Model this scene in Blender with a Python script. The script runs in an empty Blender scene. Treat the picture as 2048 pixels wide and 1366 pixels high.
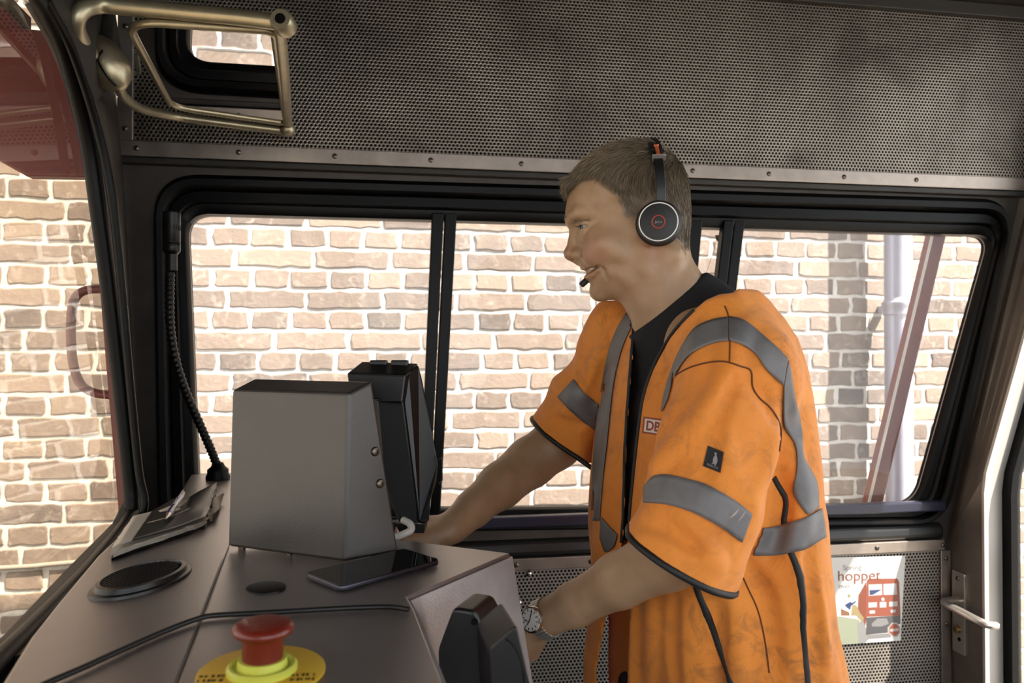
import bpy, bmesh, math, random
import numpy as np
from mathutils import Vector, Matrix
from mathutils.bvhtree import BVHTree

scene = bpy.context.scene
COL = scene.collection
random.seed(7)
RNG = np.random.RandomState(7)

# ---------------------------------------------------------------- camera
F_PX = 1450.0
YAW = math.radians(9.0)
PITCH = math.radians(0.67)
CAM = Vector((0.0, 0.0, 1.45))
RIGHT = Vector((math.cos(YAW), -math.sin(YAW), 0))
FWD = Vector((math.sin(YAW) * math.cos(PITCH), math.cos(YAW) * math.cos(PITCH), math.sin(PITCH)))
UP = RIGHT.cross(FWD)
cam_data = bpy.data.cameras.new('camera')
cam_data.sensor_width = 36.0
cam_data.lens = 36.0 * F_PX / 2048.0
cam_data.clip_start = 0.02
cam_data.dof.use_dof = True
cam_data.dof.focus_distance = 1.12
cam_data.dof.aperture_fstop = 6.3
cam_ob = bpy.data.objects.new('camera', cam_data)
COL.objects.link(cam_ob)
cam_ob.matrix_world = Matrix((
    (RIGHT.x, UP.x, -FWD.x, CAM.x),
    (RIGHT.y, UP.y, -FWD.y, CAM.y),
    (RIGHT.z, UP.z, -FWD.z, CAM.z),
    (0, 0, 0, 1)))
scene.camera = cam_ob

# ---------------------------------------------------------------- light
world = bpy.data.worlds.new('sky')
scene.world = world
world.use_nodes = True
wn = world.node_tree.nodes
wbg = wn['Background']
wbg.inputs['Color'].default_value = (0.93, 0.97, 1.0, 1)
wbg.inputs['Strength'].default_value = 3.3
sun = bpy.data.lights.new('sun', 'SUN')
sun.energy = 29.0
sun.color = (1.0, 0.93, 0.82)
sun.angle = math.radians(0.6)
sun_ob = bpy.data.objects.new('sun', sun)
COL.objects.link(sun_ob)
SUN_DIR = Vector((-0.46, 0.33, -0.825)).normalized()
sun_ob.rotation_euler = SUN_DIR.to_track_quat('-Z', 'Y').to_euler()
sun_ob.location = (4, -4, 8)

vs = scene.view_settings
vs.view_transform = 'Standard'
vs.look = 'None'
vs.gamma = 1.0
vs.use_curve_mapping = False
vs.exposure = 0.0
scene.cycles.use_denoising = True
scene.cycles.max_bounces = 10
scene.cycles.diffuse_bounces = 6
scene.cycles.glossy_bounces = 4
scene.cycles.transparent_max_bounces = 12
scene.cycles.caustics_reflective = False
scene.cycles.caustics_refractive = False

# ---------------------------------------------------------------- projection helpers (used to measure places from the photograph)
def ray(px, py):
    return FWD + RIGHT * ((px - 1024) / F_PX) + UP * ((683 - py) / F_PX)
def at_d(px, py, d):
    return CAM + ray(px, py) * d
def at_x(px, py, x):
    r = ray(px, py); return CAM + r * ((x - CAM.x) / r.x)
def at_y(px, py, y):
    r = ray(px, py); return CAM + r * ((y - CAM.y) / r.y)
def at_z(px, py, z):
    r = ray(px, py); return CAM + r * ((z - CAM.z) / r.z)
def at_plane(px, py, p0, n):
    r = ray(px, py); n = Vector(n)
    return CAM + r * ((Vector(p0) - CAM).dot(n) / r.dot(n))
def proj(p):
    d = Vector(p) - CAM
    z = d.dot(FWD)
    return 1024 + F_PX * d.dot(RIGHT) / z, 683 - F_PX * d.dot(UP) / z, z

# ---------------------------------------------------------------- materials
def srgb(h):
    h = h.lstrip('#')
    out = []
    for i in (0, 2, 4):
        c = int(h[i:i + 2], 16) / 255
        out.append(c / 12.92 if c <= 0.04045 else ((c + 0.055) / 1.055) ** 2.4)
    return tuple(out)

class NT:
    """small node-tree helper"""
    def __init__(self, m):
        m.use_nodes = True
        self.t = m.node_tree
        self.n = self.t.nodes
        self.l = self.t.links
        self.bsdf = self.n.get('Principled BSDF')
        self.out = self.n.get('Material Output')
    def new(self, typ, **kw):
        n = self.n.new(typ)
        for k, v in kw.items():
            setattr(n, k, v)
        return n
    def link(self, a, b):
        self.l.new(a, b)
    def val(self, sock, v):
        if hasattr(v, 'is_linked') or isinstance(v, bpy.types.NodeSocket):
            self.link(v, sock)
        else:
            sock.default_value = v
    def math(self, op, a, b=0.0, c=0.0, clamp=False):
        n = self.new('ShaderNodeMath', operation=op, use_clamp=clamp)
        self.val(n.inputs[0], a); self.val(n.inputs[1], b); self.val(n.inputs[2], c)
        return n.outputs[0]
    def mix(self, fac, a, b, blend='MIX'):
        n = self.new('ShaderNodeMix', data_type='RGBA', blend_type=blend)
        self.val(n.inputs[0], fac)
        for s, v in ((n.inputs[6], a), (n.inputs[7], b)):
            if isinstance(v, bpy.types.NodeSocket): self.link(v, s)
            else: s.default_value = (*v[:3], 1)
        return n.outputs[2]
    def noise(self, scale, detail=3, rough=0.55, vec=None, dist=0.0):
        n = self.new('ShaderNodeTexNoise')
        n.inputs['Scale'].default_value = scale
        n.inputs['Detail'].default_value = detail
        n.inputs['Roughness'].default_value = rough
        n.inputs['Distortion'].default_value = dist
        if vec is None:
            vec = self.coord()
        self.link(vec, n.inputs['Vector'])
        return n.outputs['Fac']
    def coord(self, name='Object'):
        if not hasattr(self, '_tc'):
            self._tc = self.new('ShaderNodeTexCoord')
        return self._tc.outputs[name]
    def ramp(self, fac, stops):
        n = self.new('ShaderNodeValToRGB')
        e = n.color_ramp.elements
        while len(e) < len(stops):
            e.new(0.5)
        for el, (p, c) in zip(e, stops):
            el.position = p
            el.color = (*c, 1) if len(c) == 3 else c
        self.link(fac, n.inputs[0])
        return n.outputs[0]
    def bump(self, height, strength=0.3, dist=0.001):
        n = self.new('ShaderNodeBump')
        n.inputs['Strength'].default_value = strength
        n.inputs['Distance'].default_value = dist
        self.link(height, n.inputs['Height'])
        self.link(n.outputs[0], self.bsdf.inputs['Normal'])
        return n

MATS = {}
def M(name, col, rough=0.5, metal=0.0, var=0.0, vscale=12.0, bump=0.0, bscale=300.0, bdist=0.001, spec=0.5, rvar=0.0, coat=0.0, sheen=0.0, sss=0.0):
    """plain procedural material: base colour with soft noise, noise bump"""
    if name in MATS:
        return MATS[name]
    m = bpy.data.materials.new(name)
    t = NT(m)
    if isinstance(col, str): col = srgb(col)
    b = t.bsdf
    b.inputs['Roughness'].default_value = rough
    b.inputs['Metallic'].default_value = metal
    b.inputs['Specular IOR Level'].default_value = spec
    if coat: b.inputs['Coat Weight'].default_value = coat
    if sheen: b.inputs['Sheen Weight'].default_value = sheen
    if sss:
        b.inputs['Subsurface Weight'].default_value = sss
        b.inputs['Subsurface Radius'].default_value = (0.008, 0.003, 0.0015)
    if var:
        f = t.noise(vscale, 5, 0.6)
        lo = tuple(c * (1 - var) for c in col); hi = tuple(min(1, c * (1 + var)) for c in col)
        c = t.ramp(f, [(0.3, lo), (0.7, hi)])
        t.link(c, b.inputs['Base Color'])
        if rvar:
            r = t.math('MULTIPLY_ADD', f, rvar, rough - rvar * 0.5)
            t.link(r, b.inputs['Roughness'])
    else:
        b.inputs['Base Color'].default_value = (*col, 1)
    if bump:
        t.bump(t.noise(bscale, 3, 0.6), bump, bdist)
    MATS[name] = m
    return m

# ---------------------------------------------------------------- mesh helpers
class MB:
    def __init__(self):
        self.v = []; self.f = []; self.mi = []; self.mats = []; self.cur = 0
    def mat(self, m):
        if m not in self.mats: self.mats.append(m)
        self.cur = self.mats.index(m); return self
    def add(self, vs, fs):
        b = len(self.v)
        self.v += [tuple(p) for p in vs]
        for f in fs:
            self.f.append(tuple(b + i for i in f)); self.mi.append(self.cur)
        return self
    def hexa(self, p):
        """8 corners: bottom ring 0-3, top ring 4-7"""
        return self.add(p, [(3, 2, 1, 0), (4, 5, 6, 7), (0, 1, 5, 4), (1, 2, 6, 5), (2, 3, 7, 6), (3, 0, 4, 7)])
    def box(self, lo, hi, mtx=None):
        x0, y0, z0 = lo; x1, y1, z1 = hi
        p = [Vector(q) for q in ((x0, y0, z0), (x1, y0, z0), (x1, y1, z0), (x0, y1, z0), (x0, y0, z1), (x1, y0, z1), (x1, y1, z1), (x0, y1, z1))]
        if mtx is not None: p = [mtx @ q for q in p]
        return self.hexa(p)
    def prism(self, poly, vec):
        """closed polygon (3D points) extruded along vec"""
        n = len(poly); vec = Vector(vec)
        a = [Vector(p) for p in poly]; b = [p + vec for p in a]
        return self.add(a + b, [tuple(range(n - 1, -1, -1)), tuple(range(n, 2 * n))] + [(i, (i + 1) % n, n + (i + 1) % n, n + i) for i in range(n)])
    def tube(self, path, rad, seg=12, caps=True, closed=False, flat=None):
        path = [Vector(p) for p in path]
        n = len(path)
        rad = [rad] * n if not hasattr(rad, '__len__') else rad
        base = len(self.v)
        prev = None
        T0 = (path[1] - path[0]).normalized()
        up = Vector((0, 0, 1)) if abs(T0.z) < 0.9 else Vector((1, 0, 0))
        vs = []
        for i in range(n):
            if closed: T = (path[(i + 1) % n] - path[i - 1]).normalized()
            elif i == 0: T = T0
            elif i == n - 1: T = (path[-1] - path[-2]).normalized()
            else: T = ((path[i + 1] - path[i]).normalized() + (path[i] - path[i - 1]).normalized()).normalized()
            if prev is None: N = (up - T * up.dot(T)).normalized()
            else:
                N = prev - T * prev.dot(T)
                N = N.normalized() if N.length > 1e-6 else prev
            prev = N
            B = T.cross(N)
            fl = flat if flat else 1.0
            for k in range(seg):
                a = 2 * math.pi * k / seg
                vs.append(path[i] + (N * math.cos(a) * fl + B * math.sin(a)) * rad[i])
        fs = []
        m = n if closed else n - 1
        for i in range(m):
            for k in range(seg):
                j = (i + 1) % n
                fs.append((i * seg + k, i * seg + (k + 1) % seg, j * seg + (k + 1) % seg, j * seg + k))
        if caps and not closed:
            fs.append(tuple(range(seg - 1, -1, -1)))
            fs.append(tuple((n - 1) * seg + k for k in range(seg)))
        return self.add(vs, fs)
    def lathe(self, prof, mtx, seg=32, sx=1.0, sy=1.0):
        """profile [(r, z)] about local z; closed with caps when r>0 at the ends"""
        vs = []; fs = []
        n = len(prof)
        for r, z in prof:
            for k in range(seg):
                a = 2 * math.pi * k / seg
                vs.append(mtx @ Vector((r * math.cos(a) * sx, r * math.sin(a) * sy, z)))
        for i in range(n - 1):
            for k in range(seg):
                fs.append((i * seg + k, i * seg + (k + 1) % seg, (i + 1) * seg + (k + 1) % seg, (i + 1) * seg + k))
        fs.append(tuple(range(seg - 1, -1, -1)))
        fs.append(tuple((n - 1) * seg + k for k in range(seg)))
        return self.add(vs, fs)
    def grid(self, rows, closed=False):
        """rows of points -> quad sheet"""
        n = len(rows); m = len(rows[0])
        vs = [p for r in rows for p in r]
        fs = []
        for i in range(n - 1):
            for k in range(m if closed else m - 1):
                fs.append((i * m + k, i * m + (k + 1) % m, (i + 1) * m + (k + 1) % m, (i + 1) * m + k))
        return self.add(vs, fs)
    def sphere(self, c, r, seg=16, rings=10, mtx=None):
        c = Vector(c)
        rr = r if hasattr(r, '__len__') else (r, r, r)
        vs = []; fs = []
        for i in range(rings + 1):
            t = math.pi * i / rings
            for k in range(seg):
                a = 2 * math.pi * k / seg
                p = Vector((math.sin(t) * math.cos(a) * rr[0], math.sin(t) * math.sin(a) * rr[1], math.cos(t) * rr[2]))
                if mtx is not None: p = mtx @ p
                vs.append(c + p)
        for i in range(rings):
            for k in range(seg):
                fs.append((i * seg + k, (i + 1) * seg + k, (i + 1) * seg + (k + 1) % seg, i * seg + (k + 1) % seg))
        return self.add(vs, fs)
    def build(self, name, mat=None, parent=None, smooth=None, bevel=0.0, bseg=2, solid=0.0, merge=False, subsurf=0):
        me = bpy.data.meshes.new(name)
        me.from_pydata(self.v, [], self.f)
        mats = self.mats if self.mats else ([mat] if mat else [])
        for m in mats: me.materials.append(m)
        if self.mats:
            me.polygons.foreach_set('material_index', self.mi)
        if merge:
            bm = bmesh.new(); bm.from_mesh(me)
            bmesh.ops.remove_doubles(bm, verts=bm.verts, dist=1e-5)
            bmesh.ops.recalc_face_normals(bm, faces=bm.faces)
            bm.to_mesh(me); bm.free()
        me.update()
        if smooth is not None:
            me.polygons.foreach_set('use_smooth', [True] * len(me.polygons))
            if smooth < 180:
                me.set_sharp_from_angle(angle=math.radians(smooth))
        o = bpy.data.objects.new(name, me)
        COL.objects.link(o)
        if solid:
            md = o.modifiers.new('solid', 'SOLIDIFY'); md.thickness = abs(solid); md.offset = 1 if solid > 0 else -1
        if bevel:
            md = o.modifiers.new('bevel', 'BEVEL'); md.width = bevel; md.segments = bseg; md.limit_method = 'ANGLE'; md.angle_limit = math.radians(35)
            md.harden_normals = False
        if subsurf:
            md = o.modifiers.new('sub', 'SUBSURF'); md.levels = subsurf; md.render_levels = subsurf
        if parent is not None:
            attach(o, parent)
        return o

def attach(o, parent):
    o.parent = parent
    o.matrix_parent_inverse = root_matrix(parent).inverted()
def root_matrix(o):
    m = Matrix.LocRotScale(o.location, o.rotation_euler, o.scale)
    if o.parent is not None:
        m = root_matrix(o.parent) @ o.matrix_parent_inverse @ m
    return m
def thing(name, label, cat, loc=(0, 0, 0), group=None):
    o = bpy.data.objects.new(name, None)
    o.empty_display_size = 0.05
    COL.objects.link(o)
    o.location = loc
    o['label'] = label; o['category'] = cat
    if group: o['group'] = group
    return o
def tag(o, label, cat, group=None):
    o['label'] = label; o['category'] = cat
    if group: o['group'] = group
    return o
def struct(o, label=None, cat=None):
    o['kind'] = 'structure'
    if label: o['label'] = label
    if cat: o['category'] = cat
    return o
def lerp(a, b, t): return a + (b - a) * t
def smooth_path(pts, n=8, closed=False):
    """Catmull-Rom through the points"""
    P = [Vector(p) for p in pts]; out = []
    m = len(P)
    rng = range(m) if closed else range(m - 1)
    for i in rng:
        p0 = P[i - 1] if (i > 0 or closed) else P[0] * 2 - P[1]
        p1 = P[i]; p2 = P[(i + 1) % m]
        p3 = P[(i + 2) % m] if (i + 2 < m or closed) else P[-1] * 2 - P[-2]
        for k in range(n):
            t = k / n
            out.append(0.5 * ((2 * p1) + (p2 - p0) * t + (2 * p0 - 5 * p1 + 4 * p2 - p3) * t * t + (3 * p1 - p0 - 3 * p2 + p3) * t ** 3))
    if not closed: out.append(P[-1])
    return out
def rounded(corners, radii, n=10):
    """planar polygon (3D points) with rounded corners; same count of points for equal corner counts"""
    P = [Vector(p) for p in corners]; m = len(P); out = []
    for i in range(m):
        a, b, c = P[i - 1], P[i], P[(i + 1) % m]
        r = radii[i] if hasattr(radii, '__len__') else radii
        u = (a - b).normalized(); w = (c - b).normalized()
        p = b + u * r; q = b + w * r
        for k in range(n + 1):
            t = k / n
            out.append(p * (1 - t) ** 2 + b * 2 * t * (1 - t) + q * t * t)
    return out
def plate(name, outer, holes, vec, mat, parent=None, bevel=0.0):
    """flat polygon with holes, extruded along vec; triangulated fill"""
    bm = bmesh.new()
    loops = [outer] + list(holes)
    es = []
    for lp in loops:
        vv = [bm.verts.new(p) for p in lp]
        for i in range(len(vv)):
            es.append(bm.edges.new((vv[i], vv[(i + 1) % len(vv)])))
    bmesh.ops.triangle_fill(bm, edges=es, use_beauty=True, use_dissolve=False)
    r = bmesh.ops.extrude_face_region(bm, geom=list(bm.faces))
    nv = [g for g in r['geom'] if isinstance(g, bmesh.types.BMVert)]
    bmesh.ops.translate(bm, verts=nv, vec=Vector(vec))
    bmesh.ops.recalc_face_normals(bm, faces=bm.faces)
    me = bpy.data.meshes.new(name); bm.to_mesh(me); bm.free()
    if mat: me.materials.append(mat)
    o = bpy.data.objects.new(name, me); COL.objects.link(o)
    if bevel:
        md = o.modifiers.new('bevel', 'BEVEL'); md.width = bevel; md.segments = 2; md.limit_method = 'ANGLE'
    if parent is not None: attach(o, parent)
    return o
def frame_mtx(o, z, x=None):
    """matrix with local z along z at origin o"""
    z = Vector(z).normalized()
    x = Vector(x) if x is not None else (Vector((0, 0, 1)) if abs(z.z) < 0.9 else Vector((1, 0, 0)))
    x = (x - z * x.dot(z)).normalized(); y = z.cross(x)
    o = Vector(o)
    return Matrix(((x.x, y.x, z.x, o.x), (x.y, y.y, z.y, o.y), (x.z, y.z, z.z, o.z), (0, 0, 0, 1)))
def text_mesh(txt, size=1.0, bold=0.0, space=1.0):
    """triangles of a text, 2D coordinates, left-aligned on the baseline"""
    cu = bpy.data.curves.new('t', 'FONT'); cu.body = txt; cu.size = size; cu.resolution_u = 4
    cu.offset = bold; cu.space_character = space
    ob = bpy.data.objects.new('t', cu); COL.objects.link(ob)
    dg = bpy.context.evaluated_depsgraph_get()
    me = bpy.data.meshes.new_from_object(ob.evaluated_get(dg))
    vs_ = [(v.co.x, v.co.y) for v in me.vertices]; fs_ = [tuple(p.vertices) for p in me.polygons]
    bpy.data.objects.remove(ob); bpy.data.curves.remove(cu); bpy.data.meshes.remove(me)
    return vs_, fs_
def screw_mb(p, n, r=0.006, h=0.003):
    mb = MB()
    mb.lathe([(r, -0.001), (r, h * 0.3), (r * 0.8, h * 0.8), (r * 0.35, h), (r * 0.3, h * 0.5)], frame_mtx(p, n), 14)
    return mb
# ================================================================ materials of the cab
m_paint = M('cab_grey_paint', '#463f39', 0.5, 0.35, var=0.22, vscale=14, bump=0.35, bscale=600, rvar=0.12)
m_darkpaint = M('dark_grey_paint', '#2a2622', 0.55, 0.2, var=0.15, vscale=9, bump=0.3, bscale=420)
m_rubber = M('black_rubber', '#050404', 0.42, 0.0, var=0.25, vscale=25, spec=0.16)
m_blackmetal = M('black_anodised_aluminium', '#050505', 0.38, 0.0, var=0.1, vscale=30, spec=0.16)
m_trim = M('brushed_aluminium_trim', '#9c9188', 0.42, 0.85, var=0.14, vscale=22, rvar=0.25, bump=0.08, bscale=500)
m_screw = M('screw_steel', '#6a6157', 0.35, 0.9)
m_red = M('red_locomotive_paint', '#6e2114', 0.42, 0.0, var=0.14, vscale=10)
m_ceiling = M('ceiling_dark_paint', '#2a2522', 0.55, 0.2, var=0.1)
m_floor = M('rubber_floor', '#2b2a29', 0.7, 0.0, var=0.15)

def perforated(name, base, metal, rough, stain_refl=0.4, pitch=0.0092, hole=0.33):
    m = bpy.data.materials.new(name)
    t = NT(m)
    sep = t.new('ShaderNodeSeparateXYZ'); t.link(t.coord(), sep.inputs[0])
    x, z = sep.outputs[0], sep.outputs[2]
    u = t.math('DIVIDE', x, pitch); v = t.math('DIVIDE', z, pitch * math.sqrt(3))
    def cell(ou, ov):
        fu = t.math('SUBTRACT', t.math('FRACT', t.math('ADD', u, ou)), 0.5)
        fv = t.math('MULTIPLY', t.math('SUBTRACT', t.math('FRACT', t.math('ADD', v, ov)), 0.5), math.sqrt(3))
        return t.math('SQRT', t.math('ADD', t.math('MULTIPLY', fu, fu), t.math('MULTIPLY', fv, fv)))
    d = t.math('MINIMUM', cell(100.0, 100.0), cell(100.5, 100.5))
    mask = t.math('MULTIPLY_ADD', d, -9.0, hole * 9.0 + 0.5, clamp=True)   # 1 inside a hole
    rim = t.math('MULTIPLY_ADD', d, 6.0, -hole * 6.0, clamp=True)
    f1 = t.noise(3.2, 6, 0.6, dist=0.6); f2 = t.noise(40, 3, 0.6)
    dark = tuple(c * (1 - stain_refl) for c in base)
    col = t.ramp(f1, [(0.38, dark), (0.60, base)])  # dark blotches: stains, with blurred reflections painted in
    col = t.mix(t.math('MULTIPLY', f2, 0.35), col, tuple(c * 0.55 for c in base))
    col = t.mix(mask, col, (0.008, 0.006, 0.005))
    b = t.bsdf
    t.link(col, b.inputs['Base Color'])
    t.link(t.math('MULTIPLY', t.math('SUBTRACT', 1.0, mask), metal), b.inputs['Metallic'])
    t.link(t.math('MULTIPLY_ADD', f1, -0.25, rough + 0.12), b.inputs['Roughness'])
    t.link(t.math('MULTIPLY', t.math('SUBTRACT', 1.0, mask), 0.5), b.inputs['Specular IOR Level'])
    t.bump(rim, 0.35, 0.0012)
    return m
m_perf = perforated('perforated_panel_metal', (0.36, 0.31, 0.255), 0.8, 0.36, stain_refl=0.55)
m_perf_low = perforated('perforated_lower_panel_metal', (0.34, 0.30, 0.26), 0.30, 0.45, stain_refl=0.2)

def glass_mat(name, tint=(1, 1, 1), refl=1.0, dust=0.03):
    m = bpy.data.materials.new(name)
    t = NT(m)
    t.n.remove(t.bsdf)
    tr = t.new('ShaderNodeBsdfTransparent'); tr.inputs[0].default_value = (*tint, 1)
    gl = t.new('ShaderNodeBsdfGlossy'); gl.inputs['Roughness'].default_value = 0.01
    fr = t.new('ShaderNodeFresnel'); fr.inputs[0].default_value = 1.5
    mx = t.new('ShaderNodeMixShader')
    geo = t.new('ShaderNodeNewGeometry')
    front = t.math('SUBTRACT', 1.0, geo.outputs['Backfacing'])
    t.link(t.math('MULTIPLY', t.math('MULTIPLY', fr.outputs[0], refl), front), mx.inputs[0])
    t.link(tr.outputs[0], mx.inputs[1]); t.link(gl.outputs[0], mx.inputs[2])
    last = mx
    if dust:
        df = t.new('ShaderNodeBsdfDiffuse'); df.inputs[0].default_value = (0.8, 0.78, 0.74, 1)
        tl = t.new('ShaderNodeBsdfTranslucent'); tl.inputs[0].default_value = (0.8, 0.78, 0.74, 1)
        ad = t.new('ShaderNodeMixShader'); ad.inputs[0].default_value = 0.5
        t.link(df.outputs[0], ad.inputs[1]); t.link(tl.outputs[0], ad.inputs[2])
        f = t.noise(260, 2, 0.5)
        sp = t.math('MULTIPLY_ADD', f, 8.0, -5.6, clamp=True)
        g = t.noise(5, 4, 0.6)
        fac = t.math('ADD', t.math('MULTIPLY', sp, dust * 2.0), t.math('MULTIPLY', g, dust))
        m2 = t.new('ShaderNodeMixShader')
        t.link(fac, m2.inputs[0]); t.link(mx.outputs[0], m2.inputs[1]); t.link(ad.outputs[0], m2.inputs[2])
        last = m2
    t.link(last.outputs[0], t.out.inputs[0])
    return m
m_glass = glass_mat('window_glass', dust=0.05)
m_glass_clean = glass_mat('clean_glass', dust=0.02)
m_glass_side = glass_mat('dust_glare_side_glass', dust=0.16)  # dust film made denser to put veiling glare into the panes
m_glass_front = glass_mat('tinted_windscreen_glass', tint=(0.82, 0.78, 0.72), dust=0.02)

# ================================================================ outside: brick wall, ground, drainpipe
YB = 2.43
def brick_wall():
    m = bpy.data.materials.new('weathered_brick')
    t = NT(m)
    at = t.new('ShaderNodeAttribute'); at.attribute_name = 'tone'
    f = t.noise(16, 5, 0.65, dist=0.8)
    f2 = t.noise(90, 3, 0.6)
    tone = t.math('ADD', t.math('MULTIPLY', at.outputs['Fac'], 0.62), t.math('MULTIPLY', f, 0.5))
    c = t.ramp(tone, [(0.18, (0.088, 0.070, 0.062)), (0.36, (0.155, 0.120, 0.101)), (0.55, (0.21, 0.158, 0.126)), (0.8, (0.28, 0.215, 0.168))])
    sm = t.math('MULTIPLY_ADD', t.noise(24, 5, 0.7, dist=1.2), 5.0, -2.7, clamp=True)
    c = t.mix(t.math('MULTIPLY', sm, 0.55), c, (0.52, 0.46, 0.40))
    sp = t.math('MULTIPLY_ADD', f2, 9.0, -6.1, clamp=True)
    c = t.mix(t.math('MULTIPLY', sp, 0.6), c, (0.10, 0.075, 0.06))
    t.link(c, t.bsdf.inputs['Base Color'])
    t.bsdf.inputs['Roughness'].default_value = 0.9
    t.bump(t.math('ADD', t.noise(70, 4, 0.7), t.math('MULTIPLY', f, 0.8)), 0.5, 0.003)
    mm = bpy.data.materials.new('lime_mortar')
    t = NT(mm)
    f = t.noise(30, 4, 0.6)
    t.link(t.ramp(f, [(0.3, (0.50, 0.465, 0.42)), (0.7, (0.70, 0.67, 0.62))]), t.bsdf.inputs['Base Color'])
    t.bsdf.inputs['Roughness'].default_value = 0.95
    t.bump(t.noise(140, 4, 0.7), 0.7, 0.003)
    H = 0.0667
    x0, x1, z0, z1 = -3.2, 5.2, -0.621, 3.4
    rng = random.Random(11)
    V = []; Fc = []; tone = []; mi = []
    def brick(xa, xb, za, zb, tn):
        j = lambda s=0.0042: rng.uniform(-s, s)
        yb = YB + rng.uniform(-0.002, 0.0008)
        nx = max(3, int(round((xb - xa) / 0.035)))
        xs = [lerp(xa, xb, i / nx) for i in range(nx + 1)]
        loop = []
        ch = 0.0028
        loop.append((xa + j(), za + ch + abs(j(.0028))))
        loop.append((xa + ch + abs(j(.0028)), za + j(.0028)))
        for x in xs[1:-1]: loop.append((x, za + j(.0036)))
        loop.append((xb - ch - abs(j(.0028)), za + j(.0028)))
        loop.append((xb + j(), za + ch + abs(j(.0028))))
        loop.append((xb + j(), (za + zb) / 2))
        loop.append((xb + j(), zb - ch - abs(j(.0028))))
        loop.append((xb - ch - abs(j(.0028)), zb + j(.0028)))
        for x in reversed(xs[1:-1]): loop.append((x, zb + j(.0036)))
        loop.append((xa + ch + abs(j(.0028)), zb + j(.0028)))
        loop.append((xa + j(), zb - ch - abs(j(.0028))))
        loop.append((xa + j(), (za + zb) / 2))
        n = len(loop); cx = (xa + xb) / 2; cz = (za + zb) / 2
        b = len(V)
        for (px, pz) in loop: V.append((px, YB + 0.016, pz))
        for (px, pz) in loop: V.append((px, yb + 0.0012, pz))
        for (px, pz) in loop:
            V.append((px + math.copysign(min(0.003, abs(cx - px)), cx - px), yb, pz + math.copysign(min(0.003, abs(cz - pz)), cz - pz)))
        for k in range(n):
            q = (k + 1) % n
            Fc.append((b + k, b + q, b + n + q, b + n + k)); Fc.append((b + n + k, b + n + q, b + 2 * n + q, b + 2 * n + k))
        Fc.append(tuple(b + 2 * n + k for k in range(n)))
        for _ in range(2 * n + 1): tone.append(tn)
    r = 0; z = z0
    off = 0.035
    while z < z1:
        header = r % 2 == 0
        L = 0.1195 if header else 0.239
        x = x0 - rng.uniform(0, 0.012) + (-0.068 if header else 0.107) + off
        g = 0.0065
        while x < x1:
            l = L * rng.uniform(0.985, 1.035)
            if not header and rng.random() < 0.06: l = 0.12
            brick(x + g * rng.uniform(0.8, 1.5), x + l - g * rng.uniform(0.8, 1.4), z + g, z + H - g * 0.9, min(1, max(0, rng.gauss(0.5, 0.22))))
            x += l
        z += H; r += 1
    nb = len(Fc)
    # mortar bed behind, gently uneven
    gx, gz = 84, 40
    b = len(V)
    for i in range(gx + 1):
        for k in range(gz + 1):
            V.append((lerp(x0 - 0.2, x1, i / gx), YB + 0.0026 + rng.uniform(-0.0009, 0.0009), lerp(z0, z1, k / gz)))
    for i in range(gx):
        for k in range(gz):
            a = b + i * (gz + 1) + k
            Fc.append((a, a + gz + 1, a + gz + 2, a + 1)); tone.append(0.5)
    # thickness of the wall
    b = len(V)
    xx0, xx1 = x0 - 0.2, x1
    V.extend([(xx0, YB + .008, z0), (xx1, YB + .008, z0), (xx1, YB + .3, z0), (xx0, YB + .3, z0), (xx0, YB + .008, z1), (xx1, YB + .008, z1), (xx1, YB + .3, z1), (xx0, YB + .3, z1)])
    for f_ in [(3, 2, 1, 0), (4, 5, 6, 7), (1, 2, 6, 5), (2, 3, 7, 6), (3, 0, 4, 7)]:
        Fc.append(tuple(b + i for i in f_)); tone.append(0.5)
    me = bpy.data.meshes.new('wall_outside')
    me.from_pydata(V, [], Fc)
    me.materials.append(m); me.materials.append(mm)
    me.polygons.foreach_set('material_index', [0] * nb + [1] * (len(Fc) - nb))
    a = me.attributes.new('tone', 'FLOAT', 'FACE')
    a.data.foreach_set('value', tone)
    o = bpy.data.objects.new('wall_outside', me); COL.objects.link(o)
    struct(o, 'sunlit old brick wall with wide pale mortar outside the cab', 'wall')
    return o
brick_wall()
g = MB(); g.box((-6, -8, -0.7), (8, YB + 0.2, -0.6))
struct(g.build('ground', M('gravel_ground', '#8a8278', 0.95, var=0.25, vscale=30, bump=0.8, bscale=60, bdist=0.01)))

# ================================================================ cab shell
YW = 1.70      # inner face of the side wall
ZC = 2.36
def W(px, py, y=YW): return at_y(px, py, y)
win_out = [W(312, 352), W(2022, 404), W(1886, 1046), W(322, 1066)]
win_in = [W(372, 427, 1.725), W(1988, 471, 1.725), W(1838, 1010, 1.725), W(396, 1022, 1.725)]
hole = rounded(win_out, [0.10, 0.10, 0.09, 0.09], 12)
x_corner_top = W(2045, 385).x
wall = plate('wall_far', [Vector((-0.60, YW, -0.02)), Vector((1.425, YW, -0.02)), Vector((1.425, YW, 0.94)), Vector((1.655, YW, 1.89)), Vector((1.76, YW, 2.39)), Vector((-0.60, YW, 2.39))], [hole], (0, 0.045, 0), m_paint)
struct(wall)

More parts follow.
